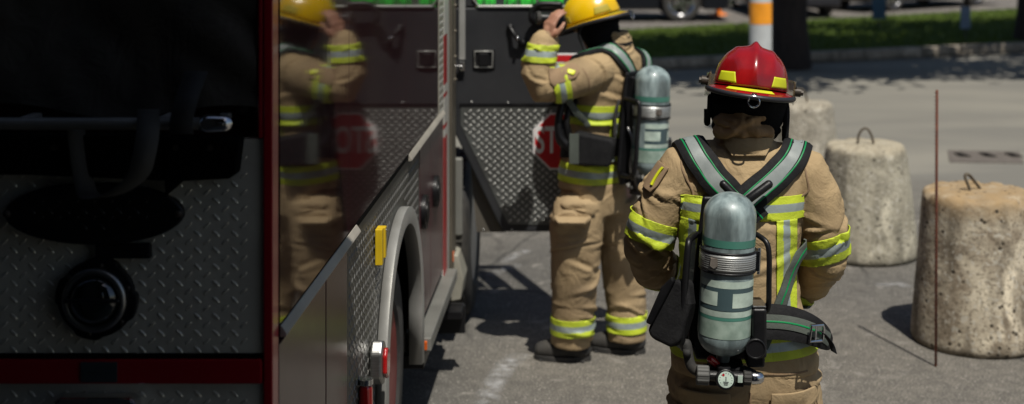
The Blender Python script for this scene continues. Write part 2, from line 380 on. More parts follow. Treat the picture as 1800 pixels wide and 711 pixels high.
# ------------------------------------------------------------------ cloth bodies
def remeshed(mb, voxel, smooth_it=3):
    me = mb.mesh('tmp')
    o = bpy.data.objects.new('tmp', me); COL.objects.link(o)
    r = o.modifiers.new('r', 'REMESH'); r.mode = 'VOXEL'; r.voxel_size = voxel; r.use_smooth_shade = True
    s = o.modifiers.new('s', 'SMOOTH'); s.factor = .5; s.iterations = smooth_it
    dg = bpy.context.evaluated_depsgraph_get(); dg.update()
    out = bpy.data.meshes.new_from_object(o.evaluated_get(dg))
    bpy.data.objects.remove(o); bpy.data.meshes.remove(me)
    return out
def nearest_chain(p, chains):
    best = None
    for ci, (pts, rad, amp, fs) in enumerate(chains):
        s0 = 0
        for a, b, ra, rb in zip(pts, pts[1:], rad, rad[1:]):
            ab = b-a; l = ab.length; t = max(0, min(1, (p-a).dot(ab)/(l*l)))
            q = a+ab*t; d = (p-q).length/(ra+(rb-ra)*t)
            if best is None or d < best[0]: best = (d, ci, s0+l*t, (p-q), ab/l)
            s0 += l
    return best
def fold(me, chains, seed=0., base=.0035):
    """long creases: each is a ridge with a valley beside it, running part of the way round the limb"""
    rg = random.Random(int(seed*100)+11); sets = []
    for (pts, rad, amp, fs) in chains:
        L = sum((b-a).length for a, b in zip(pts, pts[1:])); n = max(4, int(L*fs*4.2)); C_ = []
        for k in range(n):
            s0 = (k+rg.random())/n*L
            C_.append((s0, rg.uniform(-PI, PI), rg.uniform(-.055, .055), rg.uniform(.55, 1.25), rg.uniform(.007, .014), amp*rg.uniform(.35, 1.)*(1 if rg.random() < .8 else -.8)))
        sets.append(C_)
    nr = [v.normal.copy() for v in me.vertices]; hs = []
    for i, v in enumerate(me.vertices):
        p = v.co
        d, ci, s, rad, ax = nearest_chain(p, chains)
        u = V((0, -1, 0)); u = u-ax*u.dot(ax)
        u = u.normalized() if u.length > .2 else ax.orthogonal().normalized()
        w = ax.cross(u); th = math.atan2(rad.dot(w), rad.dot(u))
        wob = noise.noise(p*9+V((seed, 0, 0)))*.012
        h = 0.
        for (s0, t0, k, ln, wd, A_) in sets[ci]:
            dt = (th-t0+PI) % (2*PI)-PI
            e = (dt/ln)**2
            if e > 4: continue
            x = (s+wob-s0-k*dt-.012*dt*dt)/wd
            if abs(x) > 4: continue
            h += A_*math.exp(-e)*(math.exp(-x*x*.7)-.75*math.exp(-(x-1.7)**2))
        h += chains[ci][2]*.35*noise.noise(p*5+V((seed, 4, 1)))+base*.6*noise.noise(p*12+V((0, 0, seed)))
        hs.append(max(-.016, min(.016, h)))
    for i, v in enumerate(me.vertices): v.co = v.co+nr[i]*hs[i]
    me.update()
def garment(name, mb, voxel, chains, material, parent, seed=0., sm=3, base=.0035):
    me = remeshed(mb, voxel, sm); fold(me, chains, seed, base)
    me.materials.clear(); me.materials.append(material)
    for p in me.polygons: p.use_smooth = True; p.material_index = 0
    me.name = name
    return link(name, me, parent)
def band(src, name, parent, o, ax, hw, keep, mats=('lime','silver'), push=.0035, inner=.34, label=None):
    bm = bmesh.new(); bm.from_mesh(src.data)
    ax = V(ax).normalized(); o = V(o)
    kill = [f for f in bm.faces if abs((f.calc_center_median()-o).dot(ax)) > hw+.03 or not keep(f.calc_center_median(), f.normal)]
    bmesh.ops.delete(bm, geom=kill, context='FACES')
    for d in (-hw, -hw*inner, hw*inner, hw):
        bmesh.ops.bisect_plane(bm, geom=bm.verts[:]+bm.edges[:]+bm.faces[:], plane_co=o+ax*d, plane_no=ax)
    kill = [f for f in bm.faces if abs((f.calc_center_median()-o).dot(ax)) > hw]
    bmesh.ops.delete(bm, geom=kill, context='FACES')
    seen = set(); isl = []
    for f in bm.faces:
        if f in seen: continue
        st_ = [f]; seen.add(f); g = []
        while st_:
            q = st_.pop(); g.append(q)
            for e in q.edges:
                for h in e.link_faces:
                    if h not in seen: seen.add(h); st_.append(h)
        isl.append(g)
    isl.sort(key=len)
    if o.x and o.y and o.z: isl.sort(key=lambda g: -(sum((f.calc_center_median() for f in g), V())/len(g)-o).length if len(g) > 25 else -99)
    if len(isl) > 1: bmesh.ops.delete(bm, geom=[f for g in isl[:-1] for f in g], context='FACES')
    bm.normal_update()
    for v in bm.verts: v.co += v.normal*push
    me = bpy.data.meshes.new(name)
    for f in bm.faces:
        f.material_index = 1 if abs((f.calc_center_median()-o).dot(ax)) < hw*inner else 0; f.smooth = True
    bm.to_mesh(me); bm.free()
    for k in mats: me.materials.append(M[k])
    ob = link(name, me, parent)
    s = ob.modifiers.new('s', 'SOLIDIFY'); s.thickness = .003; s.offset = 1
    if label: ob['label'] = label
    return ob
def bvh_of(*obs):
    vs = []; fs = []
    for o in obs:
        b = len(vs); W = WM[o.name]; vs += [W @ v.co for v in o.data.vertices]; fs += [tuple(b+i for i in p.vertices) for p in o.data.polygons]
    return BVHTree.FromPolygons(vs, fs)
def catmull(P, n=8):
    P = [V(p) for p in P]; out = []
    Q = [P[0]*2-P[1]]+P+[P[-1]*2-P[-2]]
    for i in range(1, len(Q)-2):
        a, b, c, d = Q[i-1:i+3]
        for k in range(n):
            t = k/n
            out.append(.5*((2*b)+(c-a)*t+(2*a-5*b+4*c-d)*t*t+(3*b-a-3*c+d)*t**3))
    out.append(P[-1].copy()); return out
def strap(name, guide, width, thick, tree, material, parent, off=.004, n=8, m=6, side=0., wfn=None, snap=True, center=None):
    """ribbon following a surface; side shifts it across the width"""
    G = catmull(guide, n); pts = []; nor = []
    for g in G:
        if snap:
            h = tree.find_nearest(g); pts.append(h[0]); nn = h[1]
            if (g-h[0]).dot(nn) < 0 and (g-h[0]).length > .05: nn = nn
            nor.append(nn)
        else:
            pts.append(g); nor.append((g-center).normalized() if center is not None else V((0,-1,0)))
    for _ in range(4):
        nor = [(nor[max(0, i-1)]+nor[i]*1+nor[min(len(nor)-1, i+1)]).normalized() for i in range(len(nor))]
        pts = [pts[i] if i in (0, len(pts)-1) else (pts[i-1]+pts[i]*2+pts[i+1])/4 for i in range(len(pts))]
    k = len(pts); top = []; bot = []
    for i in range(k):
        t = (pts[min(k-1, i+1)]-pts[max(0, i-1)]).normalized(); w = t.cross(nor[i]).normalized()
        W = width*(wfn(i/(k-1)) if wfn else 1)
        for j in range(m+1):
            a = (j/m-.5)*W+side
            p = pts[i]+w*a
            if snap:
                h = tree.find_nearest(p+nor[i]*.01)
                if (h[0]-p).length < .05: p = p+nor[i]*max(-.012, min(.03, (h[0]-p).dot(nor[i])))
            e = .6+.4*math.sqrt(max(0, 1-(2*j/m-1)**4))
            top.append(p+nor[i]*(off+thick*e)); bot.append(p+nor[i]*(off-.004))
    mb = MB(); N = k*(m+1)
    fs = []
    for i in range(k-1):
        for j in range(m):
            a = i*(m+1)+j; b = a+m+1
            fs += [(a, a+1, b+1, b), (N+a, N+b, N+b+1, N+a+1)]
        a = i*(m+1); b = a+m+1
        fs += [(a, b, N+b, N+a), (a+m, N+a+m, N+b+m, b+m)]
    for j in range(m):
        fs += [(j, N+j, N+j+1, j+1), ((k-1)*(m+1)+j, (k-1)*(m+1)+j+1, N+(k-1)*(m+1)+j+1, N+(k-1)*(m+1)+j)]
    mb.add(top+bot, fs)
    return mb.build(name, M[material], parent, smooth=True, auto=50)
def patch(name, c, up, w, h, tree, material, parent, thick=.006, off=.004, cut=.25, n=8, nrm=None, label=None):
    h0 = tree.find_nearest(V(c)); nn = nrm or h0[1]; nn = V(nn).normalized()
    up = V(up); up = (up-nn*up.dot(nn)).normalized(); sd = up.cross(nn)
    def fn(u, v):
        x = (u-.5)*w; z = (v-.5)*h
        if v < cut: x *= 1-.28*(1-v/cut)
        p = h0[0]+sd*x+up*z+nn*.04
        hh = tree.ray_cast(p, -nn, .12)
        q = hh[0] if hh[0] else p-nn*.04
        return q+nn*off
    mb = MB(); mb.grid(fn, n, n)
    o = mb.build(name, M[material], parent, smooth=True)
    s = o.modifiers.new('s', 'SOLIDIFY'); s.thickness = thick; s.offset = 0
    b = o.modifiers.new('b', 'BEVEL'); b.width = thick*.3; b.segments = 2; b.limit_method = 'ANGLE'
    if label: o['label'] = label
    return o, h0[0], nn, up, sd
def text(name, body, size, material, parent, Mx, extrude=.0006, bold=.0):
    c = bpy.data.curves.new('t', 'FONT'); c.body = body; c.size = size; c.extrude = extrude; c.align_x = 'CENTER'; c.align_y = 'CENTER'; c.offset = bold
    o = bpy.data.objects.new('t', c); COL.objects.link(o)
    dg = bpy.context.evaluated_depsgraph_get(); dg.update()
    me = bpy.data.meshes.new_from_object(o.evaluated_get(dg)); bpy.data.objects.remove(o)
    me.materials.clear(); me.materials.append(M[material]); me.name = name
    return link(name, me, parent, Mx)
FACE_CAM = Matrix.Rotation(PI/2, 4, 'X')        # text reading towards -Y

# ------------------------------------------------------------------ people
def hand(mb, wrist, d, n, s, curl=.5, size=1., spread=.0, thumb=.6):
    """d fingers, n palm side (fingers curl to it), s thumb side"""
    d = d.normalized(); n = (n-d*n.dot(d)).normalized(); s = (s-d*s.dot(d)-n*s.dot(n)).normalized()
    z = size
    for k, (o, l) in enumerate(((.030, 1.), (.010, 1.06), (-.010, 1.0), (-.029, .82))):
        kn = wrist+d*(.088*z)+s*(o*z)-d*(abs(o)*.25*z)
        mb.tube([wrist+s*o*.55*z+d*.01*z, kn], [.0155*z, .0125*z], 10)
        a = .25*curl; p = kn; pts = [p]
        dd = (d+s*(o*spread*12)).normalized()
        for L, c in ((.042, .8), (.027, 1.), (.022, .8)):
            a += c*curl
            p = p+(dd*math.cos(a)+n*math.sin(a))*L*l*z; pts.append(p)
        mb.tube(pts, [.0105*z, .0098*z, .0088*z, .0075*z], 10)
    b = wrist+d*.022*z+s*.022*z
    p1 = b+(s*.8+d*.6+n*.35*thumb).normalized()*.038*z
    p2 = p1+(s*.35+d*.8+n*.7*thumb).normalized()*.034*z
    p3 = p2+(d*.9+n*.9*thumb).normalized()*.026*z
    mb.tube([b, p1, p2, p3], [.017*z, .0135*z, .0115*z, .009*z], 10)
    mb.ell(tuple(wrist+d*.045*z+n*.004), .032*z, .026*z, .034*z, 12)
def head_shape(mb, c, f):
    """f facing, horizontal"""
    f = V((f[0], f[1], 0)).normalized(); yaw = math.atan2(f.y, f.x)-PI/2
    R = Matrix.Translation(c) @ Matrix.Rotation(yaw, 4, 'Z')
    old = mb.M; mb.M = R
    mb.ell((0, -.01, .02), .078, .098, .105, 24)
    mb.ell((0, .03, -.045), .058, .062, .075, 20)      # jaw
    mb.ell((0, .052, -.092), .026, .026, .022, 12)     # chin
    mb.tube([(0, .085, .02), (0, .108, -.018)], [.010, .015], 10)   # nose
    mb.ell((-.032, .082, .022), .014, .010, .008, 10); mb.ell((.032, .082, .022), .014, .010, .008, 10)
    mb.tube([(-.04, .082, .04), (0, .094, .042), (.04, .082, .04)], .009, 8)   # brow
    mb.tube([(-.024, .086, -.050), (0, .094, -.050), (.024, .086, -.050)], .007, 8)
    for s in (-1, 1): mb.ell((s*.080, .0, .0), .012, .020, .032, 12)
    mb.M = old
def body(J, parent):
    mb = MB()
    head_shape(mb, J['head'], J['face'])
    mb.tube([J['head']+V((0, 0, -.04)), J['neck']+V((0, 0, -.06))], [.058, .068], 16)
    mb.rings(J['torso'], 24, 2.2)
    for s in 'LR':
        sh, el, wr = J['sh'+s], J['el'+s], J['wr'+s]
        mb.tube([sh, (sh+el)/2, el, (el*.6+wr*.4), wr], [.055, .048, .040, .038, .027], 14)
        hp, kn, an = J['hp'+s], J['kn'+s], J['an'+s]
        mb.tube([hp, (hp+kn)/2, kn, kn*.65+an*.35, an], [.085, .075, .055, .056, .036], 16)
        mb.tube([an, an+V((0, 0, -.05))+J['foot']*.05, an+V((0, 0, -.07))+J['foot']*.15], [.036, .035, .028], 12)
        hand(mb, wr, *J['hand'+s])
    me = remeshed(mb, .0055, 2)
    me.materials.clear(); me.materials.append(M['skin'])
    for p in me.polygons: p.use_smooth = True; p.material_index = 0
    me.name = 'body'
    return link('body', me, parent)
def boot(an, f, parent, sole=.0):
    f = V((f[0], f[1], 0)).normalized(); yaw = math.atan2(f.y, f.x)-PI/2
    R = Matrix.Translation(V((an.x, an.y, 0))) @ Matrix.Rotation(yaw, 4, 'Z')
    mb = MB()
    mb.tube([(0, 0, .30), (0, 0, .12), (0, .01, .075)], [.066, .060, .058], 18)
    mb.tube([(0, -.035, .058), (0, .05, .058), (0, .13, .052), (0, .175, .048)], [.050, .050, .052, .042], 16)
    me = remeshed(mb, .006, 3)
    for v in me.vertices:
        if v.co.z < .022: v.co.z = .022
    me.materials.clear(); me.materials.append(M['rubber'])
    for p in me.polygons: p.use_smooth = True; p.material_index = 0
    o = link('boot', me, parent, R); me.name = 'boot'
    mb = MB(); n = 28; poly = []
    for k in range(n):
        t = 2*PI*k/n; y = .068+.150*math.sin(t); x = .055*math.cos(t)*(1+.12*math.sin(t))
        poly.append((x, y))
    mb.prism(poly, 0, .026, axis='z')
    for k in range(7): mb.box(-.050, .050, -.05+k*.036, -.032+k*.036, -.0, .010)
    mb.build('sole', M['rubber'], o, R, bevel=.003)
    return o

def helmet(parent, c, yaw, pitch, roll, shell, stick, sc=1., visor=True):
    """local +Y is the front, origin on the brim plane"""
    R = Matrix.Translation(c) @ Matrix.Rotation(yaw, 4, 'Z') @ Matrix.Rotation(roll, 4, 'Y') @ Matrix.Rotation(pitch, 4, 'X') @ Matrix.Scale(sc, 4)
    A, B, H = .122, .142, .134
    def dome(th, ph, off=0.):
        e = .80
        cp, sp = math.cos(ph), math.sin(ph)
        x = A*cp**e*math.cos(th) if cp > 0 else 0; y = B*cp**e*math.sin(th) if cp > 0 else 0; z = H*sp**.95 if sp > 0 else 0
        ridge = math.exp(-(x/.013)**2)*.008*min(1, sp*2.5)
        ridge += sum(math.exp(-((x-q)/.010)**2) for q in (-.058, .058))*.0035*min(1, sp*2.)
        bump = .010*math.exp(-((x/.016)**2+((y+.035)/.03)**2))
        nn = V((x/A**2, y/B**2, z/H**2+1e-6)).normalized()
        return V((x, y, z))+nn*(ridge+off)+V((0, 0, bump))
    def brim(th, u, off=0.):
        s, cth = math.sin(th), math.cos(th)
        w = .020+(.034*max(0, -s)**1.5)+(.022*max(0, s)**2)
        x = (A-.003+w*u)*cth; y = (B-.003+w*u)*s
        z = -.004-u*(.010+.010*max(0, -s)**1.3)+.006*max(0, abs(cth)-.5)*u
        return V((x, y, z+off))
    mb = MB(); n = 64; m = 22
    mb.grid(lambda u, v: dome(2*PI*u, PI/2*min(.995, v)), n, m)
    mb.grid(lambda u, v: brim(2*PI*u, v), n, 5)
    sh = mb.build('helmet', M[shell], parent, R, smooth=True)
    s = sh.modifiers.new('s', 'SOLIDIFY'); s.thickness = .0035; s.offset = -1
    mb = MB(); mb.tube([brim(2*PI*k/56, 1.0, -.006) for k in range(56)], .0085, 8, closed=True)
    mb.build('brim_edging', M['trim'], sh, R, smooth=True)
    mb = MB(); mb.grid(lambda u, v: brim(2*PI*u, .97*v, -.012)+V((0, 0, -.004)), 48, 3)
    mb.grid(lambda u, v: V(((A-.004)*v*math.cos(2*PI*u), (B-.004)*v*math.sin(2*PI*u), .02-.03*v)), 40, 3)
    mb.build('liner', M['hood'], sh, R, smooth=True)
    def trap(a0, a1, p0, p1, skew=0.):
        mb = MB()
        mb.grid(lambda u, v: dome(a0+(a1-a0)*(u*(1-.22*v)+.11*v)+skew*v, p0+(p1-p0)*v, .0018), 14, 6)
        o = mb.build('reflective_sticker', M[stick], sh, R, smooth=True)
        q = o.modifiers.new('s', 'SOLIDIFY'); q.thickness = .0012
    D = math.radians
    for a in (-136, -44, 44, 136): trap(D(a-19), D(a+19), D(3), D(17))
    mb = MB(); mb.grid(lambda u, v: brim(D(-128)+D(66)*u, .10+.42*v, .0012), 20, 4)
    mb.build('reflective_sticker', M[stick], sh, R, smooth=True)
    mb = MB(); c0 = brim(-PI/2, .96, -.006)
    mb.tube([c0+V((.018*math.cos(t), -.006, -.014+.017*math.sin(t))) for t in [2*PI*k/20 for k in range(20)]], .0032, 8, closed=True)
    mb.box(c0.x-.008, c0.x+.008, c0.y-.003, c0.y+.004, c0.z-.004, c0.z+.012)
    mb.build('hanging_ring', M['chrome'], sh, R, smooth=True, auto=40)
    if visor:
        mb = MB()
        mb.grid(lambda u, v: V(((A+.022)*math.cos(-.12*PI+1.24*PI*u), (B+.020)*math.sin(-.12*PI+1.24*PI*u), -.040+.075*v+.006*math.sin(6*u))), 40, 6)
        mb.build('face_shield', M['visor'], sh, R, smooth=True, solid=.0025)
        for s_ in (-1, 1):
            mb = MB(); a = V((s_*(A+.018), -.018, .004))
            mb.cyl(a, a+V((s_*.022, 0, 0)), .015, 18)
            mb.cyl(a+V((s_*.022, 0, 0)), a+V((s_*.030, 0, 0)), .010, 8)
            mb.tube([a+V((s_*.01, .0, 0)), a+V((s_*.004, -.012, .012)), a+V((-s_*.004, -.02, .03))], .003, 6)
            mb.build('shield_knob', M['knob'], sh, R, auto=40)
    return sh, R, dome, brim

# ------------------------------------------------------------------ breathing apparatus, local frame: -Y away from the back
def air_pack(label, Mx, bottle_tilt=0.0):
    root = bpy.data.objects.new('breathing_apparatus', None); COL.objects.link(root); root.empty_display_size = .1
    root.matrix_local = Mx; WM[root.name] = Mx.copy()
    props(root, label, 'air pack')
    T = Mx @ Matrix.Rotation(bottle_tilt, 4, 'Y')
    r = .081; L = .495
    mb = MB(); P = [(.020, -.022), (.022, 0)]
    for k in range(1, 9):
        t = k/8*PI/2; P.append((.022+(r-.022)*math.sin(t), .062-.060*math.cos(t)))
    P.append((r, .2)); P.append((r, .3)); P.append((r, L-.070))
    for k in range(1, 11):
        t = k/10*PI/2; P.append((max(.003, r*math.cos(t)), L-.070+.070*math.sin(t)))
    mb.lathe(P, 48); bt = mb.build('air_cylinder', M['bottle'], root, T, smooth=True)
    def cpatch(nm, a0, a1, z0, z1, material, off=.0012, notch=0):
        mb = MB()
        def fn(u, v):
            a = math.radians(-90+a0+(a1-a0)*u)
            z = z0+(z1-z0)*v
            if notch and v < .5: z += notch*(1 if .38 < u < .62 else 0)
            return V(((r+off)*math.cos(a), (r+off)*math.sin(a), z))
        mb.grid(fn, 36, 4)
        return mb.build(nm, M[material], bt, T, smooth=True)
    zf = lambda y: L*(622-y)/285.
    cpatch('colour_band', -180, 180, zf(426), zf(413), 'bottlegreen')
    cpatch('label_stripe', -75, 75, zf(495), zf(483), 'bottlewhite')
    cpatch('dark_label', -75, 75, zf(534), zf(495.5), 'bottledark', .0010)
    cpatch('label_block', -75, -24, zf(526), zf(502), 'bottlewhite', .0018)
    cpatch('label_block', 8, 75, zf(528), zf(503), 'bottlewhite', .0018)
    cpatch('label_stripe', -75, 75, zf(545), zf(535), 'bottlewhite')
    cpatch('colour_band', -180, 180, zf(551), zf(545.5), 'bottlegreen')
    cpatch('pale_label', -180, 180, zf(583), zf(551.5), 'bottlepale')
    # metal retaining band
    mb = MB(); z0, z1 = zf(468), zf(438)
    mb.lathe([(r+.002, z0), (r+.006, z0+.001), (r+.006, z1-.001), (r+.002, z1)], 48, cap=False)
    for k in range(7): mb.lathe([(r+.006, z0+.006+k*.0062), (r+.0072, z0+.0078+k*.0062), (r+.006, z0+.0095+k*.0062)], 48, cap=False)
    bd = mb.build('retaining_band', M['bandsteel'], root, T, smooth=True)
    mb = MB()
    for zz in (z0-.004, z1+.004): mb.tube([(( r+.004)*math.cos(2*PI*k/40), (r+.004)*math.sin(2*PI*k/40), zz) for k in range(40)], .004, 6, closed=True)
    mb.build('band_rim', M['blackplastic'], bd, T, smooth=True)
    mb = MB(); mb.box(r-.004, r+.014, -.030, .012, z0-.004, z1+.006); mb.cyl((r+.012, -.02, z0-.014), (r+.012, -.02, z1+.014), .005, 10)
    mb.build('band_latch', M['chrome'], bd, T, bevel=.002)
    mb = MB(); mb.prism([(-.050, z0+.012), (-.062, z0+.020), (-.060, z1-.010), (-.040, z1-.010), (-.038, z0+.020)], -r*.90-.008, -r*.72)
    mb.build('band_badge', M['iron'], bd, T)
    # frame plate on the back
    mb = MB()
    mb.prism([(-.075, -.05), (.095, -.05), (.105, .02), (.085, .30), (.070, .46), (-.055, .46), (-.075, .30), (-.10, .02)], .092, .112)
    mb.box(-.03, .04, .075, .115, .30, .44)
    fr = mb.build('back_frame', M['blackplastic'], root, Mx, bevel=.008, seg=3)
    def loop(pts, w=.0085):
        mb = MB(); mb.tube(catmull(pts, 6), w, 10); return mb.build('side_handle', M['blackplastic'], root, Mx, smooth=True)
    loop([(-.075, .085, .345), (-.098, .03, .345), (-.108, -.01, .33), (-.118, -.01, .20), (-.126, -.01, .06), (-.118, .02, .01), (-.09, .08, .0)], .0105)
    loop([(.085, .085, .355), (.115, .03, .352), (.138, .0, .325), (.140, 0, .22), (.138, .02, .13), (.112, .07, .11), (.09, .09, .11)], .0085)
    mb = MB(); mb.box(.084, .128, -.045, .09, .0, .150); mb.box(.070, .125, -.025, .06, -.035, .06)
    pb = mb.build('reducer_housing', M['blackplastic'], root, Mx, bevel=.008, seg=3)
    mb = MB(); mb.cyl((.092, -.046, .035), (.092, -.062, .035), .028, 28); mb.tube([(.092+.028*math.cos(2*PI*k/24), -.062, .035+.028*math.sin(2*PI*k/24)) for k in range(24)], .003, 6, closed=True)
    mb.build('round_cover', M['blackplastic'], pb, Mx, smooth=True, auto=40)
    mb = MB(); mb.box(.086, .126, -.040, .03, .151, .158); mb.build('top_strip', M['steel'], pb, Mx, bevel=.002)
    mb = MB(); mb.tube(catmull([(-.112, .0, .03), (-.100, -.01, -.03), (-.075, -.01, -.052)], 6), .016, 12)
    mb.cyl((-.112, -.02, .02), (-.112, -.02, .0), .012, 12)
    mb.tube(catmull([(.09, -.02, -.05), (.10, .0, -.07), (.09, .05, -.07), (.03, .07, -.06), (-.05, .06, -.06)], 6), .010, 10)
    mb.build('air_hose', M['rubber'], root, Mx, smooth=True)
    # valve group under the cylinder
    T = T @ Matrix.Translation((0, -.035, -.004))
    mb = MB()
    mb.cyl((0, 0, -.02), (0, 0, -.055), .021, 20)
    mb.cyl((-.045, 0, -.052), (.062, 0, -.052), .016, 20)
    mb.box(-.040, .066, .012, .11, -.088, -.030)
    va = mb.build('cylinder_valve', M['blackplastic'], root, T, bevel=.004)
    mb = MB(); mb.cyl((.004, -.012, -.056), (.004, -.036, -.050), .030, 30)
    ga = mb.build('pressure_gauge', M['blackplastic'], va, T, bevel=.003)
    GM = T @ Matrix.Translation((.004, -.0365, -.0498)) @ Matrix.Rotation(math.radians(-14), 4, 'X')
    mb = MB(); mb.cyl((0, .001, 0), (0, -.0012, 0), .0235, 28)
    mb.build('dial_face', M['bottlewhite'], va, GM)
    mb = MB(); mb.cyl((-.008, -.0013, .013), (-.008, -.0020, .013), .004, 10, 0); mb.box(-.0012, .0012, -.0022, -.0013, -.004, .008, 1)
    for a in range(-120, 121, 24):
        x, z = .0185*math.sin(math.radians(a)), .0185*math.cos(math.radians(a)); mb.box(x-.001, x+.001, -.0020, -.0013, z-.001, z+.001, 1)
    for z in (-.008, -.012, -.016): mb.box(-.008+abs(z+.008)*.3, .008-abs(z+.008)*.3, -.0020, -.0013, z, z+.002, 1)
    mb.build('dial_marking', [M['redlens'], M['trim']], va, GM)
    def knob(nm, x0, x1, rr, material, flute=10):
        mb = MB(); vs = []; n = 48
        for x in (x0, x0+.003, x1-.003, x1):
            f = rr*(.9 if x in (x0, x1) else 1)
            for k in range(n):
                q = f*(1-.07*(math.cos(2*PI*k*flute/n) > .2)); vs.append((x, q*math.cos(2*PI*k/n), -.052+q*math.sin(2*PI*k/n)))
        fs = [(i*n+k, i*n+(k+1) % n, (i+1)*n+(k+1) % n, (i+1)*n+k) for i in range(3) for k in range(n)]+[tuple(range(n)), tuple(range(3*n, 4*n))]
        mb.add(vs, fs); return mb.build(nm, M[material], va, T)
    knob('hand_wheel', -.082, -.044, .030, 'handwheel'); knob('coupling_nut', .060, .084, .024, 'rubber')
    mb = MB(); mb.tube([(.090, 0, -.052), (.106, 0, -.052)], [.021, .019], 20); mb.build('chrome_cap', M['chrome'], va, T, smooth=True)
    mb = MB(); mb.cyl((-.046, 0, -.052), (-.034, 0, -.052), .014, 20); mb.build('brass_collar', M['looprust'], va, T)
    mb = MB(); mb.box(.042, .056, -.0215, -.0165, -.062, -.042); mb.build('tag_plate', M['bottlewhite'], va, T)
    mb = MB(); mb.tube([(-.04, .01, -.005), (-.02, .02, -.025)], .012, 10); mb.build('red_cap', M['redlens'], va, T, smooth=True)
    return root

# ================================================================== FIREFIGHTER IN THE RED HELMET
PA = 538.0; YA = F/PA
def A(x, y, dy=0.0): return U(x, y, PA) + V((0, dy, 0))
ctr = A(1308, 640); baseA = V((ctr.x, YA, 0))
fa = empty('person', baseA, 'firefighter in red helmet seen from behind, tan turnout suit with lime bands', 'person')
def ringsA(L):
    out = []
    for x, y, a, b, dy in L:
        p = A(x, y); out.append((p.x, YA+dy, p.z, a, b, 0.0))
    return out
hipz = .86
JA = dict(
    head=A(1318, 178, .02), face=V((.05, 1, 0)), neck=A(1310, 245, .0),
    torso=ringsA([(1308, 700, .15, .10, 0), (1306, 600, .16, .105, 0), (1302, 470, .15, .10, 0), (1302, 350, .17, .11, 0), (1304, 290, .155, .09, 0), (1306, 262, .10, .07, 0)]),
    shL=A(1205, 300), elL=A(1142, 440, .03), wrL=A(1195, 522, .30),
    shR=A(1405, 308), elR=A(1444, 458, .03), wrR=A(1400, 548, .28),
    hpL=V((baseA.x-.10, YA, .86)), knL=V((baseA.x-.13, YA+.0, .48)), anL=V((baseA.x-.14, YA-.02, .10)),
    hpR=V((baseA.x+.10, YA, .86)), knR=V((baseA.x+.13, YA+.01, .48)), anR=V((baseA.x+.15, YA+.04, .10)),
    foot=V((0, 1, 0)))
JA['handL'] = (V((.7, .7, -.1)), V((.4, -.5, -.3)), V((0, 0, 1)), .55)
JA['handR'] = (V((-.7, .7, -.1)), V((-.4, -.5, -.3)), V((0, 0, 1)), .55)
body(JA, fa)
# jacket
mb = MB()
tr = ringsA([(1308, 642, .240, .165, 0), (1308, 622, .242, .166, 0), (1306, 590, .228, .158, 0), (1304, 560, .208, .15, 0), (1301, 520, .196, .145, 0), (1299, 470, .188, .143, 0), (1299, 400, .200, .145, 0),
             (1301, 350, .214, .140, 0), (1304, 310, .212, .128, 0), (1307, 285, .180, .112, 0), (1308, 266, .130, .095, 0), (1309, 250, .090, .085, 0), (1309, 222, .078, .078, .0)])
mb.rings(tr, 40, 2.5)
armL = [A(1200, 300, 0), A(1176, 340, 0), A(1147, 395, .0), A(1139, 440, .02), A(1150, 485, .11), A(1176, 515, .24)]; rL = [.088, .088, .079, .074, .070, .058]
armR = [A(1412, 308, 0), A(1432, 350, 0), A(1448, 405, .0), A(1450, 455, .02), A(1438, 500, .11), A(1414, 538, .22)]; rR = [.090, .090, .080, .074, .070, .058]
mb.tube([A(1250, 288, 0)]+armL, [.08]+rL, 24); mb.tube([A(1365, 292, 0)]+armR, [.08]+rR, 24)
torsoC = [V((r[0], r[1], r[2])) for r in tr]
chA = [(torsoC, [r[3] for r in tr], .007, 6.), (armL, rL, .017, 11.), (armR, rR, .017, 11.)]
jkA = garment('jacket', mb, .0065, chA, M['jacket'], fa, seed=2.3, sm=4, base=.002)
# shoulder seams as thin raised ridges come with the bands and flaps below
def notarm(p, n, cut=.205): return abs(p.x-ctr.x+.015) < cut
z_of = lambda y, ppm=PA: CH-(y-HY)/ppm
band(jkA, 'reflective_band', fa, (0, 0, z_of(369, 556)), (0, 0, 1), .037, lambda p, n: abs(p.x-A(1299, 0).x) < .196 and p.y < YA+.03)
for x in (1219, 1384):
    band(jkA, 'reflective_band', fa, ((x-CX)/556., 0, 0), (1, 0, .0), .034, lambda p, n: z_of(585, 556) < p.z < z_of(389, 556) and n.y < -.1)
band(jkA, 'reflective_band', fa, (ctr.x, 0, z_of(606, 552)), (-.03, 0, 1), .040, lambda p, n: p.z < z_of(540) and abs(p.x-ctr.x) < .27 and p.y < YA+.19)
band(jkA, 'reflective_band', fa, A(1143, 402), V((.34, .0, 1)), .042, lambda p, n: p.x < A(1186, 0).x)
band(jkA, 'reflective_band', fa, A(1447, 434), V((-.28, .0, 1)), .044, lambda p, n: p.x > A(1404, 0).x)
band(jkA, 'reflective_band', fa, A(1165, 503, .17), A(1182, 515, .24)-A(1156, 485, .11), .022, lambda p, n: p.x < A(1215, 0).x and p.y > YA+.04 and p.z < z_of(470))
band(jkA, 'reflective_band', fa, A(1423, 522, .17), A(1408, 538, .22)-A(1432, 500, .11), .022, lambda p, n: p.x > A(1380, 0).x and p.y > YA+.04 and p.z < z_of(480))
TA = bvh_of(jkA)
def seam(guide, w=.006, th=.003, tree=None, parent=None):
    return strap('seam', guide, w, th, tree or TA, 'seam', parent or jkA, off=.0, m=2)
seam([A(1193, 262, -.1), A(1197, 300, -.15), A(1194, 350, -.15)]); seam([A(1408, 268, -.1), A(1411, 320, -.15), A(1409, 350, -.15)])
seam([A(1196, 352, -.2), A(1300, 351, -.2), A(1408, 353, -.2)], .007, .002); seam([A(1180, 630, -.2), A(1300, 634, -.2), A(1440, 632, -.2)])
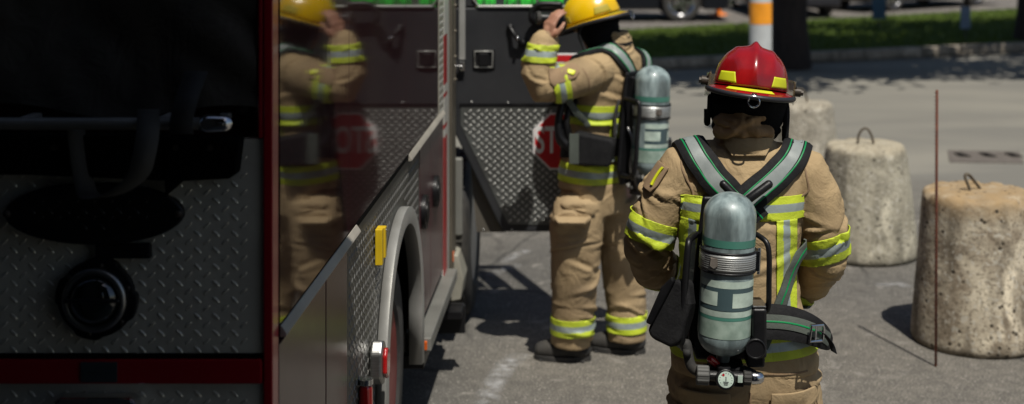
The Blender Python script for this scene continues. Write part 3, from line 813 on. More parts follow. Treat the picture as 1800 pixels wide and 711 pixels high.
seam([A(1207, 392, -.2), A(1205, 480, -.2), A(1190, 580, -.2)], .005); seam([A(1402, 392, -.2), A(1404, 480, -.2), A(1412, 560, -.2)], .005)
patch('shoulder_patch', A(1145, 302, -.06), V((.55, 0, 1)), .062, .098, TA, 'seam', fa, .007, .008, label='tan shoulder patch with a yellow mark')
strap('patch_mark', [A(1138, 312, -.08), A(1150, 290, -.08), A(1157, 283, -.08)], .009, .004, TA, 'limest', fa, off=.0145, m=2)
# collar and nape
mb = MB()
cr = []
for (y, a, b, dy) in ((262, .094, .094, -.004), (240, .092, .090, -.004), (222, .088, .086, -.0), (206, .088, .086, .006)):
    p = A(1309, y); cr.append((p.x, YA+dy, p.z, a, b, 0))
mb.rings(cr, 40, 2.1)
col = garment('collar', mb, .006, [([V(c[:3]) for c in cr], [.09]*4, .006, 20.)], M['jacket'], fa, 5.1)
TC = bvh_of(jkA, col)
patch('collar_flap', A(1310, 248, -.12), V((0, 0, 1)), .150, .058, TC, 'jacket', fa, .008, .014, cut=.6)
strap('collar_strap', [A(1266, 232, -.05), A(1285, 230, -.12), A(1330, 230, -.12), A(1352, 228, -.05)], .014, .003, TC, 'black', fa, off=.004, m=2)
# hood: black ear cover under the helmet, hanging over the nape
mb = MB()
for (y, a, b, dy) in (): pass
hr = []
for (y, a, b, dy, x) in ((246, .098, .075, .035, 1314), (225, .112, .092, .02, 1314), (200, .124, .108, .01, 1315), (175, .128, .118, .0, 1316), (150, .118, .115, .0, 1317)):
    p = A(x, y); hr.append((p.x, YA+dy, p.z, a, b, 0))
mb.rings(hr, 36, 2.1)
hd = garment('hood', mb, .007, [([V(c[:3]) for c in hr], [.11]*5, .006, 14.)], M['hood'], fa, 1.7)
mb = MB()
mb.tube([A(1262, 226, -.06), A(1303, 222, -.085), A(1346, 226, -.06)], [.024, .034, .024], 16)
mb.tube([A(1258, 206, -.06), A(1285, 208, -.100), A(1322, 222, -.108), A(1350, 230, -.075)], [.016, .020, .019, .014], 12)
mb.tube([A(1264, 230, -.075), A(1286, 222, -.105), A(1310, 206, -.108), A(1336, 200, -.08)], [.014, .018, .018, .014], 12)
mb.tube([A(1290, 190, -.08), A(1297, 205, -.108), A(1299, 228, -.108)], [.014, .017, .013], 12)
mb.tube([A(1270, 200, -.06), A(1300, 197, -.085), A(1334, 203, -.06)], [.020, .024, .020], 12)
garment('nape_cover', mb, .005, [([A(1262, 215, -.07), A(1300, 212, -.08), A(1348, 215, -.07)], [.04]*3, .006, 22.)], M['nape'], fa, 3.3, sm=2)
hs, HR, _, _ = helmet(fa, A(1319, 154, .0), math.radians(-3), math.radians(-7), math.radians(7), 'redhelmet', 'limest', 1.0)
for x0, x1, yy in ((1249, 1243, 216), (1378, 1380, 246)):
    mb = MB(); mb.tube(catmull([A(x0, 170, -.01), A(x0-2 if x0 < 1300 else x0+3, 195, -.02), A(x1, yy-10, -.01), A(x1, yy, 0)], 6), .011, 8)
    mb.box(A(x1, 0).x-.010, A(x1, 0).x+.010, YA-.012, YA+.006, A(0, yy-3).z, A(0, yy-24).z)
    mb.build('chin_strap', M['black'], fa, smooth=True, auto=40)
# trousers
mb = MB()
cx = baseA.x
pr = [(cx, YA, .70, .20, .15, 0), (cx, YA, .78, .232, .165, 0), (cx, YA, .88, .238, .165, 0), (cx, YA, .98, .222, .155, 0)]
mb.rings(pr, 36, 2.4)
lL = [V((cx-.115, YA, .80)), V((cx-.130, YA, .62)), V((cx-.135, YA+.0, .46)), V((cx-.145, YA-.01, .28)), V((cx-.145, YA-.02, .12))]
lR = [V((cx+.120, YA, .80)), V((cx+.135, YA, .62)), V((cx+.140, YA+.01, .46)), V((cx+.150, YA+.03, .28)), V((cx+.155, YA+.04, .12))]
rl = [.130, .128, .118, .108, .104]
mb.tube(lL, rl, 24, rnd=False); mb.tube(lR, rl, 24, rnd=False)
chP = [([V(r[:3]) for r in pr], [.24]*4, .010, 7.), (lL, rl, .013, 7.), (lR, rl, .013, 7.)]
ptA = garment('trousers', mb, .008, chP, M['pants'], fa, 8.1, sm=4, base=.005)
for c in (cx-.145, cx+.155):
    band(ptA, 'reflective_band', fa, (c, YA, .22), (0, 0, 1), .040, lambda p, n, c=c: abs(p.x-c) < .145)
TP = bvh_of(ptA)
seam([V((cx, YA-.25, .80)), V((cx, YA-.25, .74)), V((cx, YA-.2, .68))], tree=TP, parent=ptA)
patch('pocket', V((cx+.21, YA-.25, .63)), V((0, 0, 1)), .17, .20, TP, 'pants', ptA, .014, .006)
patch('pocket_flap', V((cx+.20, YA-.25, .745)), V((0, 0, 1)), .175, .055, TP, 'pants', ptA, .007, .014)
patch('pocket', V((cx-.21, YA-.25, .63)), V((0, 0, 1)), .17, .20, TP, 'pants', ptA, .014, .006)
patch('pocket_flap', V((cx-.20, YA-.25, .745)), V((0, 0, 1)), .175, .055, TP, 'pants', ptA, .007, .014)
boot(V((cx-.145, YA-.02, 0)), (-.15, 1), fa); boot(V((cx+.155, YA+.04, 0)), (.15, 1), fa)

# the air pack he carries
pb_ = 575.; Yb = YA-.29
bot = V(((1271-CX)/pb_, Yb, CH-(622-HY)/pb_))
pkA = air_pack('black framed air pack with grey cylinder on the back of the red helmeted firefighter', Matrix.Translation(bot), math.atan2(14/pb_, .495))
def sholder_strap(guide, tree, root, w=.096, wf=None):
    s = strap('shoulder_strap', guide, w, .016, tree, 'black', root, off=.006, n=10, m=8, wfn=wf)
    strap('edge_piping', guide, .0045, .002, tree, 'green', s, off=.0215, n=10, m=2, side=w*.24)
    strap('edge_piping', guide, .0045, .002, tree, 'green', s, off=.0215, n=10, m=2, side=-w*.24)
    strap('reflective_strip', guide[:-1], w*.44, .0015, tree, 'refl', s, off=.0215, n=10, m=4, wfn=lambda t: 1-.3*math.sin(PI*min(1, t*1.2))*.8)
    return s
gL = [A(1222, 340, .18), A(1208, 270, .12), A(1210, 250, .02), A(1222, 262, -.08), A(1246, 296, -.14), A(1282, 333, -.16), A(1320, 372, -.16)]
gR = [A(1395, 345, .18), A(1405, 285, .12), A(1402, 262, .02), A(1385, 272, -.08), A(1350, 300, -.14), A(1306, 335, -.16), A(1262, 372, -.16)]
sholder_strap(gL, TA, pkA); sholder_strap(gR, TA, pkA)
for g in ([A(1262, 304, -.19), A(1285, 326, -.20), A(1310, 348, -.19)], [A(1338, 304, -.19), A(1305, 326, -.205), A(1275, 350, -.19)]):
    mb = MB(); mb.tube(catmull(g, 5), .0135, 14); mb.build('yoke_tube', M['blackplastic'], pkA, smooth=True)
# waist belt
wb = [A(1330, 545, -.17), A(1370, 556, -.17), A(1410, 568, -.15), A(1442, 574, -.09), A(1452, 570, .02), A(1440, 565, .12), A(1380, 560, .2), A(1300, 560, .2), A(1220, 560, .2), A(1175, 560, .1), A(1172, 560, .0), A(1190, 562, -.12), A(1240, 562, -.18)]
def AP(x, y, dy): return U(x, y, F/(YA+dy))
fb = [AP(1338, 565, -.20), AP(1375, 567, -.20), AP(1408, 574, -.185), AP(1434, 585, -.16), AP(1450, 596, -.12), AP(1456, 602, -.07)]
cB_ = A(1310, 575, .05)
strap('belt_pad', fb, .100, .013, TA, 'black', pkA, off=.0, n=8, m=8, wfn=lambda t: 1.08-.62*t*t, snap=False, center=cB_)
strap('waist_belt', fb[:5], .042, .004, TA, 'greyweb', pkA, off=.014, n=8, m=4, snap=False, center=cB_, wfn=lambda t: 1)
strap('edge_piping', fb[:5], .005, .0015, TA, 'green', pkA, off=.0185, n=8, m=2, snap=False, center=cB_)
strap('waist_belt', wb[5:], .042, .004, TA, 'greyweb', pkA, off=.006, n=8, m=4)
lo = [AP(1424, 420, -.05), AP(1412, 448, -.13), AP(1400, 490, -.17), AP(1382, 532, -.19), AP(1360, 575, -.2), AP(1340, 612, -.2)]
ls = strap('lower_strap', lo, .040, .004, TA, 'greyweb', pkA, off=.034, n=8, m=4)
strap('edge_piping', lo, .005, .0015, TA, 'green', ls, off=.0385, n=8, m=2)
strap('belt_pad', [A(1240, 562, -.18), A(1200, 560, -.14), A(1176, 556, -.04), A(1174, 556, .04)], .10, .02, TA, 'black', pkA, off=.004, n=8, m=8)
def buckle(c, yaw, parent, w=.052, h=.048):
    R = Matrix.Translation(c) @ Matrix.Rotation(yaw, 4, 'Z') @ Matrix.Rotation(.12, 4, 'Y')
    mb = MB(); mb.tube([(-w/2, 0, -h/2), (w/2*.8, 0, -h/2), (w/2, 0, -h/2*.6), (w/2, 0, h/2*.6), (w/2*.8, 0, h/2), (-w/2, 0, h/2)], .0056, 8, closed=True)
    mb.cyl((-.004, 0, -h/2), (-.004, 0, h/2), .004, 8); mb.build('buckle', M['chrome'], parent, R, smooth=True, auto=40)
buckle(AP(1436, 586, -.205), math.radians(32), pkA)
te = [AP(1446, 586, -.20), AP(1455, 596, -.19), AP(1462, 607, -.18), AP(1466, 620, -.175)]
mb = MB(); mb.grid(lambda u, v: catmull(te, 8)[min(24, int(round(u*24)))]+V((.020*(v-.5), 0, -.012*(v-.5))), 24, 2)
mb.build('strap_tail', M['black'], pkA, smooth=True, solid=.003)
# pouch hanging on the left of the belt (mask bag)
pm = U(1182, 528, 556)+V((0, -.12, 0))
mb = MB(); mb.M = Matrix.Translation(pm) @ Matrix.Rotation(math.radians(20), 4, 'Y') @ Matrix.Rotation(math.radians(-28), 4, 'Z')
mb.prism([(-.052, -.085), (-.03, -.10), (.04, -.098), (.058, -.07), (.052, .05), (.02, .105), (-.02, .10), (-.045, .07)], -.035, .035)
po = mb.build('mask_pouch', M['black'], pkA, bevel=.018, seg=4)
mb.v = []; mb.f = []; mb.m = []
mb.prism([(-.060, -.06), (-.040, -.06), (-.018, .095), (-.030, .105), (-.052, .06)], -.050, -.028); mb.build('pouch_flap', M['blackplastic'], po, bevel=.006)

# ================================================================== FIREFIGHTER IN THE YELLOW HELMET
PB = 339.0; YB = F/PB
TH = math.radians(35)
fB = V((-math.cos(TH), math.sin(TH), 0)); lB = V((-math.sin(TH), -math.cos(TH), 0)); yawB = math.atan2(lB.y, lB.x)
def B(x, y, dy=0.0): return U(x, y, PB/(1+dy*PB/F))
fbm = empty('person', V(((1050-CX)/PB, YB, 0)), 'firefighter in yellow helmet raising a hand to the helmet brim beside the open truck door', 'person')
def ringsB(L): 
    out = []
    for x, y, a, b, dy in L: p = B(x, y, dy); out.append((p.x, p.y, p.z, a, b, yawB))
    return out
JB = dict(
    head=B(1048, 48), face=V((-.95, .3, 0)), neck=B(1076, 82),
    torso=ringsB([(1050, 345, .14, .10, 0), (1048, 290, .14, .10, 0), (1055, 200, .14, .10, 0), (1072, 130, .16, .10, 0), (1078, 100, .14, .09, 0), (1078, 85, .08, .07, 0)]),
    shL=B(1045, 125, -.15), elL=B(950, 150, -.25), wrL=B(962, 72, -.24),
    shR=B(1112, 118, .14), elR=B(1128, 215, .18), wrR=B(1095, 262, .24),
    hpL=B(1022, 345, -.08), knL=B(1010, 470, -.08), anL=B(1003, 590, -.04),
    hpR=B(1082, 345, .08), knR=B(1094, 470, .08), anR=B(1098, 585, .08),
    foot=V((-.9, .2, 0)))
JB['handL'] = (V((.16, 0, 1)), V((.75, .65, 0)), V((.7, -.72, 0)), .42, 1.05, .1, .5)
JB['handR'] = (V((-.6, .3, -.7)), V((0, -.5, 0)), V((0, 0, 1)), .5)
body(JB, fbm)
mb = MB()
trB = ringsB([(1038, 326, .182, .150, 0), (1040, 300, .180, .148, 0), (1044, 262, .168, .140, 0), (1050, 220, .168, .142, 0), (1058, 180, .180, .145, 0), (1068, 145, .200, .142, 0), (1076, 118, .205, .125, 0), (1080, 100, .17, .11, 0), (1080, 86, .105, .09, 0), (1080, 62, .080, .078, 0)])
mb.rings(trB, 36, 2.3)
aL = [B(1048, 125, -.14), B(1020, 136, -.19), B(985, 148, -.23), B(954, 150, -.25), B(945, 128, -.25), B(950, 100, -.25), B(956, 76, -.24)]; raL = [.095, .098, .092, .094, .088, .078, .066]
aR = [B(1110, 118, .13), B(1122, 160, .16), B(1128, 205, .18), B(1118, 235, .21), B(1098, 258, .24)]; raR = [.095, .09, .082, .072, .06]
mb.tube([B(1070, 118, -.05)]+aL, [.09]+raL, 24); mb.tube([B(1090, 112, .05)]+aR, [.09]+raR, 24)
chB = [([V(r[:3]) for r in trB], [.17]*10, .012, 6.), (aL, raL, .014, 8.), (aR, raR, .012, 8.)]
jkB = garment('jacket', mb, .0075, chB, M['jacket'], fbm, 4.4, sm=4, base=.005)
zb = lambda y, dy=0: B(0, y, dy).z
def farm(p): return (p-B(960, 130, -.25)).length
band(jkB, 'reflective_band', fbm, (0, 0, zb(203, -.15)), (0.03, 0, 1), .050, lambda p, n: p.x > B(997, 0, -.2).x and (p.x < B(1105, 0).x))
band(jkB, 'reflective_band', fbm, (0, 0, zb(308, -.15)), (0.06, 0, 1), .048, lambda p, n: p.z < zb(280, -.1))
band(jkB, 'reflective_band', fbm, B(947, 93, -.25), (.06, 0, 1), .044, lambda p, n: p.x < B(985, 0, -.25).x)
band(jkB, 'reflective_band', fbm, B(984, 146, -.23), (1, .15, .22), .042, lambda p, n: p.x < B(1010, 0, -.25).x and p.z < zb(114, -.2))
band(jkB, 'reflective_band', fbm, B(1075, 240, -.1), (.62, .78, 0), .036, lambda p, n: zb(285, -.1) < p.z < zb(215, -.1) and n.y < 0)
TB = bvh_of(jkB)
mb = MB(); cb = []
for (y, a) in ((96, .094), (80, .088), (64, .086), (54, .084)):
    p = B(1078, y); cb.append((p.x, p.y, p.z, a, a*.95, 0))
mb.rings(cb, 32, 2.1)
colB = garment('collar', mb, .006, [([V(c[:3]) for c in cb], [.09]*4, .006, 20.)], M['jacket'], fbm, 2.2)
TBC = bvh_of(jkB, colB)
strap('collar_strap', [B(1050, 86, -.1), B(1075, 80, -.12), B(1098, 78, -.02)], .014, .003, TBC, 'black', fbm, off=.004, m=2)
patch('collar_flap', B(1086, 86, -.12), V((0, 0, 1)), .09, .05, TBC, 'seam', fbm, .006, .008, cut=.6)
patch('collar_label', B(1090, 86, -.14), V((0, 0, 1)), .065, .034, TBC, 'limest', fbm, .004, .014, cut=.6)
sp = patch('shoulder_patch', B(1000, 117, -.33), V((.2, 0, 1)), .13, .085, TB, 'seam', fbm, .006, .009, label='tan shoulder patch with yellow marks')
for (x, y, w_, h_) in ((1005, 120, .040, .026),):
    patch('patch_mark', B(x, y, -.34), V((.3, 0, 1)), w_, h_, TB, 'limest', fbm, .003, .016, cut=.5, n=4)
seam([B(1025, 112, -.3), B(1040, 145, -.3), B(1044, 172, -.3)], tree=TB, parent=jkB)
mb = MB(); mb.tube([B(957, 80, -.24), B(962, 68, -.24)], [.050, .047], 20); mb.build('wristlet', M['seam'], fbm, smooth=True)
mb = MB(); mb.tube([B(956, 83, -.24), B(957.5, 77, -.24)], [.060, .058], 20, rnd=False); mb.build('cuff_strap', M['black'], fbm, smooth=True, auto=40)
# hood and helmet
mb = MB(); hb_ = []
for (x, y, a, b) in ((1062, 86, .075, .085), (1056, 68, .095, .100), (1052, 50, .100, .112), (1050, 34, .100, .112)):
    p = B(x, y); hb_.append((p.x, p.y, p.z, a, b, math.radians(72)))
mb.rings(hb_, 30, 2.1)
garment('hood', mb, .007, [([V(c[:3]) for c in hb_], [.1]*4, .006, 14.)], M['hood'], fbm, 6.)
helmet(fbm, B(1041, 34, 0), math.radians(68), math.radians(-19), math.radians(0), 'yellowhelmet', 'yellowst', 1.10, visor=False)
mb = MB(); mb.tube(catmull([B(1024, 42, -.12), B(1018, 60, -.12), B(1024, 78, -.12), B(1030, 92, -.14)], 6), .009, 8); mb.build('chin_strap', M['black'], fbm, smooth=True)
# the face mask he holds beside the helmet
mk = B(980, 40, -.17)
fm = empty('face_mask', mk, 'black face mask held up beside the yellow helmet', 'face mask')
mb = MB(); mb.ell(tuple(mk), .050, .055, .062, 20); mb.tube([mk+V((-.03, -.02, .02)), mk+V((-.085, -.03, .025))], [.030, .026], 14); mb.build('mask_body', M['blackplastic'], fm, smooth=True)
mb = MB(); mb.tube([mk+V((-.085, -.03, .025)), mk+V((-.105, -.034, .026))], [.034, .034], 16, rnd=False); mb.build('hose_port', M['rubber'], fm, smooth=True, auto=40)
# trousers
mb = MB(); yp = yawB
prB = [(B(1044, 372).x, YB, zb(372), .165, .15, yp), (B(1044, 345).x, YB, zb(345), .185, .155, yp), (B(1044, 315).x, YB, zb(315), .178, .15, yp)]
mb.rings(prB, 32, 2.3)
l1 = [B(1022, 352, -.08), B(1014, 400, -.09), B(1010, 470, -.09), B(1008, 540, -.06), B(1004, 604, -.04)]; r1 = [.133, .138, .124, .112, .104]
l2 = [B(1078, 352, .08), B(1088, 400, .09), B(1095, 470, .09), B(1101, 540, .09), B(1101, 598, .08)]; r2 = [.130, .126, .116, .105, .100]
mb.tube(l1, r1, 24, rnd=False); mb.tube(l2, r2, 24, rnd=False)
mb.ell(tuple(B(1000, 385, -.16)), .095, .07, .11)
chQ = [([V(r[:3]) for r in prB], [.18]*3, .010, 7.), (l1, r1, .015, 7.), (l2, r2, .014, 7.)]
ptB = garment('trousers', mb, .0085, chQ, M['pants'], fbm, 1.9, sm=4, base=.006)
for (x, y, dy) in ((1004, 569, -.05), (1101, 565, .08)):
    c = B(x, y, dy); band(ptB, 'reflective_band', fbm, c, (0, 0, 1), .045, lambda p, n, c=c: abs(p.x-c.x) < .135)
TPB = bvh_of(ptB)
patch('pocket_flap', B(1012, 350, -.3), V((.1, 0, 1)), .17, .06, TPB, 'pants', ptB, .012, .012)
patch('pocket', B(1008, 384, -.3), V((0, 0, 1)), .18, .17, TPB, 'pants', ptB, .02, .004)
boot(B(1012, 600, -.04), (-1, .12), fbm); boot(B(1108, 598, .08), (-.9, .2), fbm)

# his air pack
wB = -fB   # out of his back
cB = B(1060, 230)
botB = V(((1140-CX)/347., F/347., CH-(308-HY)/347.))
MXB = Matrix.Translation(botB) @ Matrix.Rotation(math.atan2(wB.x, -wB.y), 4, 'Z') @ Matrix.Rotation(math.radians(2), 4, 'X') @ Matrix.Scale(1.12, 4)
pkB = air_pack('black framed air pack with grey cylinder on the back of the yellow helmeted firefighter', MXB, math.radians(1.5))
gl = [B(1000, 200, -.1), B(1008, 150, -.12), B(1030, 100, -.14), B(1055, 88, -.10), B(1082, 104, -.10), B(1108, 138, -.06), B(1118, 165, .0)]
gr = [B(1075, 130, .35), B(1098, 86, .25), B(1112, 88, .18), B(1124, 108, .12), B(1122, 145, .06), B(1118, 170, .02)]
sholder_strap(gl, TB, pkB, .085); sholder_strap(gr, TB, pkB, .085)
strap('waist_belt', [B(1112, 262, -.02), B(1085, 262, -.16), B(1040, 262, -.25), B(1000, 262, -.2), B(985, 262, .0), B(1000, 262, .2), B(1050, 262, .25), B(1100, 262, .15)], .09, .012, TB, 'black', pkB, off=.004, n=8, m=6)
R = Matrix.Translation(B(1042, 262, -.22)) @ Matrix.Rotation(math.radians(-6), 4, 'Z')
mb = MB(); mb.prism([(-.105, -.075), (.09, -.085), (.115, .03), (.10, .055), (-.07, .085), (-.095, .08)], -.045, .045); pz = mb.build('belt_pouch', M['black'], pkB, R, bevel=.016, seg=3)
mb = MB(); mb.box(-.112, -.065, -.050, -.046, -.068, .082); mb.build('grey_panel', M['greyweb'], pz, R)
mb = MB(); mb.tube(catmull([B(990, 176, -.2), B(982, 210, -.22), B(984, 240, -.22), B(1004, 262, -.22)], 6), .020, 10); mb.tube(catmull([B(1003, 178, -.2), B(996, 215, -.22), B(1000, 250, -.2)], 6), .016, 10)
mb.ell(tuple(B(990, 235, -.18)), .045, .04, .07)
mb.build('mask_regulator', M['blackplastic'], pkB, smooth=True)
strap('lower_strap', [B(1006, 185, -.3), B(1012, 212, -.3), B(1020, 240, -.3)], .030, .004, TB, 'greyweb', pkB, off=.010, m=2)
mb = MB(); mb.tube(catmull([B(1104, 226, -.14), B(1112, 250, -.16), B(1108, 290, -.16), B(1112, 315, -.12)], 8), .009, 8); mb.build('gauge_line', M['steel'], pkB, smooth=True)
mb = MB(); mb.tube(catmull([B(1115, 135, -.06), B(1105, 170, -.1), B(1098, 215, -.14), B(1104, 300, -.12)], 8), .014, 10); mb.tube(catmull([B(1088, 178, -.16), B(1082, 200, -.17), B(1080, 240, -.17)], 8), .009, 8); mb.build('air_hose', M['rubber'], pkB, smooth=True)

# ================================================================== FIRE TRUCK
XS = -(CX-800)/F*(F/323.)       # side plane
YR = F/752.                     # rear plane
def SY(x): return -XS*F/(CX-x)  # depth of a point of the side plane
def SZ(x, y): return CH-(y-HY)*SY(x)/F
truck = empty('fire_truck', V((XS-1.2, YR, 0)), 'red fire truck with tread plate rear and its black inner cab door open', 'fire truck')
def T(name, mb, m, parent=None, **k): return mb.build(name, m, parent or truck, **k)
def lozenges(mb, x0, x1, z0, z1, y, p, keep=None, h=.0022, sgn=-1, axis='y', mi=1):
    q = p*.45; nx = int((x1-x0)/p-.5); nz = int((z1-z0)/q)
    for j in range(nz):
        for i in range(nx):
            cx_ = x0+(i+.5+.5*(j % 2))*p; cz = z0+(j+.5)*q
            if keep and not keep(cx_, cz): continue
            a = math.radians(42 if j % 2 else -42)
            L_, W_ = p*.27, p*(.085 if p < .0435 else .125)
            vs = []
            for rr, hh in ((1, 0), (.62, h)):
                for k in range(8):
                    t = 2*PI*k/8; u = L_*rr*math.cos(t); w = W_*rr*math.sin(t)
                    X = cx_+u*math.cos(a)-w*math.sin(a); Z = cz+u*math.sin(a)+w*math.cos(a)
                    vs.append((X, y+sgn*hh, Z) if axis == 'y' else (y+sgn*hh, X, Z))
            mb.add(vs, [(k, (k+1) % 8, 8+(k+1) % 8, 8+k) for k in range(8)]+[tuple(range(8, 16))], mi)
def RX(x): return (x-CX)/752.
def RZ(y): return CH-(y-HY)/752.
XL = XS-2.4
# core of the body, set back from its skins
mb = MB(); mb.box(XL+.02, XS-.03, YR+.05, SY(668)-.03, .55, 2.95); mb.box(XL+.02, XS-.03, SY(738)+.02, SY(781), .50, 2.95); mb.box(XL+.02, XS-.03, SY(668)-.03, SY(738)+.02, 1.25, 2.95)
mb.box(XL+.1, XS-.45, SY(668)-.05, SY(738)+.05, .55, 1.26)
T('body_shell', mb, M['panel'])
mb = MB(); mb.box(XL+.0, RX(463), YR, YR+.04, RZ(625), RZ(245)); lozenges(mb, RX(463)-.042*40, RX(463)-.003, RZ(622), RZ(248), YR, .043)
T('rear_tread_plate', mb, [M['tread_rear'], M['worn_glint_rear']])
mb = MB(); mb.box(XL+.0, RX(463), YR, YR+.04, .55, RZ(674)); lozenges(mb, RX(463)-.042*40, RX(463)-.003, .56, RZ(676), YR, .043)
T('lower_tread_plate', mb, [M['tread_rear'], M['worn_glint_rear']])
mb = MB(); mb.box(RX(463)+.002, XS, YR-.012, YR+.05, .50, 2.95); mb.box(RX(455), RX(463)+.001, YR-.010, YR+.05, RZ(243), 2.95)
T('corner_post', mb, M['redpaint'], bevel=.004)
mb = MB(); mb.box(XL, RX(463)-.001, YR-.014, YR+.03, RZ(672), RZ(629)); T('red_rail', mb, M['redpaint'], bevel=.003)
mb = MB(); mb.box(XL, RX(463)-.001, YR-.008, YR+.02, RZ(628.5), RZ(621)); T('rail_gap', mb, M['dark'])
mb = MB(); mb.box(RX(147), RX(210), YR-.018, YR-.014, RZ(668), RZ(633)); mb.box(RX(150), RX(207), YR-.021, YR-.018, RZ(649), RZ(646)); T('rail_reflector', mb, mat('slate', (.04,.05,.055), .5))
# hose bed: dark opening with folded cover, chrome grab bar
mb = MB(); mb.box(XL, RX(455)-.002, YR+.10, YR+.14, RZ(246), 2.9); T('hose_bed', mb, M['dark'])
mb = MB()
def drape(u, v):
    x = XL+(RX(452)-XL)*u; zb_ = RZ(186+14*math.sin(u*9.)+10*math.sin(u*31))
    z = zb_+(2.9-zb_)*v
    g = noise.noise(V((x*3.1+z*1.3, z*.9, 3.3)))*.06+abs(noise.noise(V((x*6+z*4, z*2-x*3, 8.)))) * -.05
    g += .03*math.sin(x*9+z*6)
    return V((x, YR+.04+g-.02*(1-v), z))
mb.grid(drape, 120, 60); T('hose_bed_cover', mb, M['tarp'], smooth=True)
mb = MB(); mb.cyl((XL, YR-.09, RZ(207)), (RX(392), YR-.09, RZ(207)), .014, 20)
gb = T('grab_bar', mb, M['railmetal'], smooth=True, auto=40)
mb = MB(); mb.tube([(RX(384), YR-.09, RZ(207)), (RX(412), YR-.09, RZ(207))], [.022, .020], 18); mb.build('end_fitting', M['chrome'], gb, smooth=True)
for x in (60, 300, 395): 
    mb = MB(); mb.box(RX(x)-.012, RX(x)+.012, YR-.085, YR+.02, RZ(216), RZ(200)); mb.build('bar_bracket', M['alu'], gb, bevel=.003)
mb = MB(); mb.prism([(RX(300), RZ(340)), (RX(300), RZ(238)), (RX(432), RZ(238)), (RX(424), RZ(300)), (RX(412), RZ(308)), (RX(330), RZ(312))], YR-.05, YR-.003)
mb.prism([(XL, RZ(300)), (XL, RZ(232)), (RX(299), RZ(232)), (RX(299), RZ(312)), (RX(60), RZ(302))], YR-.045, YR-.003)
T('hose_shelf', mb, M['dark'], bevel=.006)
mb = MB()
for x in (320, 380, 110):
    mb = MB(); mb.cyl((RX(x), YR-.052, RZ(254)), (RX(x), YR-.046, RZ(254)), .007, 12); T('shelf_bolt', mb, M['knob'])
def web(name, pts, w, m, tw=0.):
    C_ = catmull(pts, 8); n = len(C_)-1; mb = MB()
    mb.grid(lambda u, v: C_[int(round(u*n))]+V((w*(v-.5)*math.cos(tw*u), w*(v-.5)*math.sin(tw*u), 0)), n, 2)
    return T(name, mb, m, smooth=True, solid=.003)
wm = mat('old_webbing', (.055,.052,.045), .8, bump=.4); wd = mat('dark_webbing', (.018,.018,.017), .8, bump=.4)
web('strap', [(RX(358), YR-.06, RZ(120)), (RX(352), YR-.112, RZ(165)), (RX(346), YR-.122, RZ(200)), (RX(346), YR-.118, RZ(222))], .052, wd)
web('strap', [(RX(278), YR-.07, RZ(186)), (RX(292), YR-.13, RZ(215)), (RX(290), YR-.15, RZ(255)), (RX(275), YR-.14, RZ(290)), (RX(235), YR-.12, RZ(320)), (RX(190), YR-.10, RZ(330)), (RX(165), YR-.06, RZ(312)), (RX(150), YR-.06, RZ(215))], .050, wm, 1.1)
# oval emblem plate
def oval(a, b, y0, y1, cx_, cz, n=48): return [(cx_+a*math.cos(2*PI*k/n), cz+b*math.sin(2*PI*k/n)) for k in range(n)], y0, y1
mb = MB(); p, a, b = oval(.208, .072, YR-.030, YR-.006, RX(172), RZ(372)); mb.prism(p, a, b)
em = T('emblem_plate', mb, M['blackplastic'], bevel=.006, seg=3)
mb = MB(); p, a, b = oval(.168, .045, YR-.033, YR-.0302, RX(172), RZ(368)); mb.prism(p, a, b); lozenges(mb, RX(172)-.16, RX(172)+.16, RZ(368)-.042, RZ(368)+.042, YR-.033, .040, keep=lambda x, z: ((x-RX(172))/.15)**2+((z-RZ(368))/.036)**2 < 1)
mb.build('emblem_insert', [mat('dark_plate', (.035,.035,.035), .4, metal=.8)]*2, em)
for x in (22, 320):
    mb = MB(); mb.ell((RX(x), YR-.032, RZ(371)), .009, .006, .009, 12); mb.build('bolt', M['knob'], em, smooth=True)
mb = MB(); mb.box(RX(172), RX(270), YR-.022, YR-.004, RZ(452), RZ(425)); T('emblem_bracket', mb, M['blackplastic'], bevel=.006)
# round filler cap
c = V((RX(174), YR, RZ(522)))
mb = MB(); n = 72; poly = []
for k in range(n):
    t = 2*PI*k/n; r_ = .090+.006*(math.cos(4*t+.8) > .2); poly.append((c.x+r_*math.cos(t), c.z+r_*math.sin(t)))
mb.prism(poly, YR-.022, YR-.002); fc = T('filler_flange', mb, M['blackplastic'], bevel=.004)
mb = MB(); mb.tube([(c.x+.066*math.cos(2*PI*k/40), YR-.030, c.z+.066*math.sin(2*PI*k/40)) for k in range(40)], .009, 10, closed=True); mb.build('chrome_ring', M['steel'], fc, smooth=True)
mb = MB(); old = Matrix.Translation((c.x, YR-.016, c.z)) @ Matrix.Rotation(PI/2, 4, 'X'); mb.M = old; mb.lathe([(.058, .0), (.056, .020), (.045, .034), (.025, .040), (.003, .042)], 36); mb.build('lens', M['glass'], fc, smooth=True)
mb = MB(); mb.tube([(c.x-.06, YR-.050, c.z+.004), (c.x, YR-.060, c.z+.008), (c.x+.06, YR-.050, c.z+.004)], .005, 8); mb.build('cap_bar', M['blackplastic'], fc, smooth=True)
for a in range(0, 360, 60):
    mb = MB(); q = math.radians(a+20); mb.ell((c.x+.080*math.cos(q), YR-.024, c.z+.080*math.sin(q)), .006, .005, .006, 10); mb.build('bolt', M['knob'], fc, smooth=True)
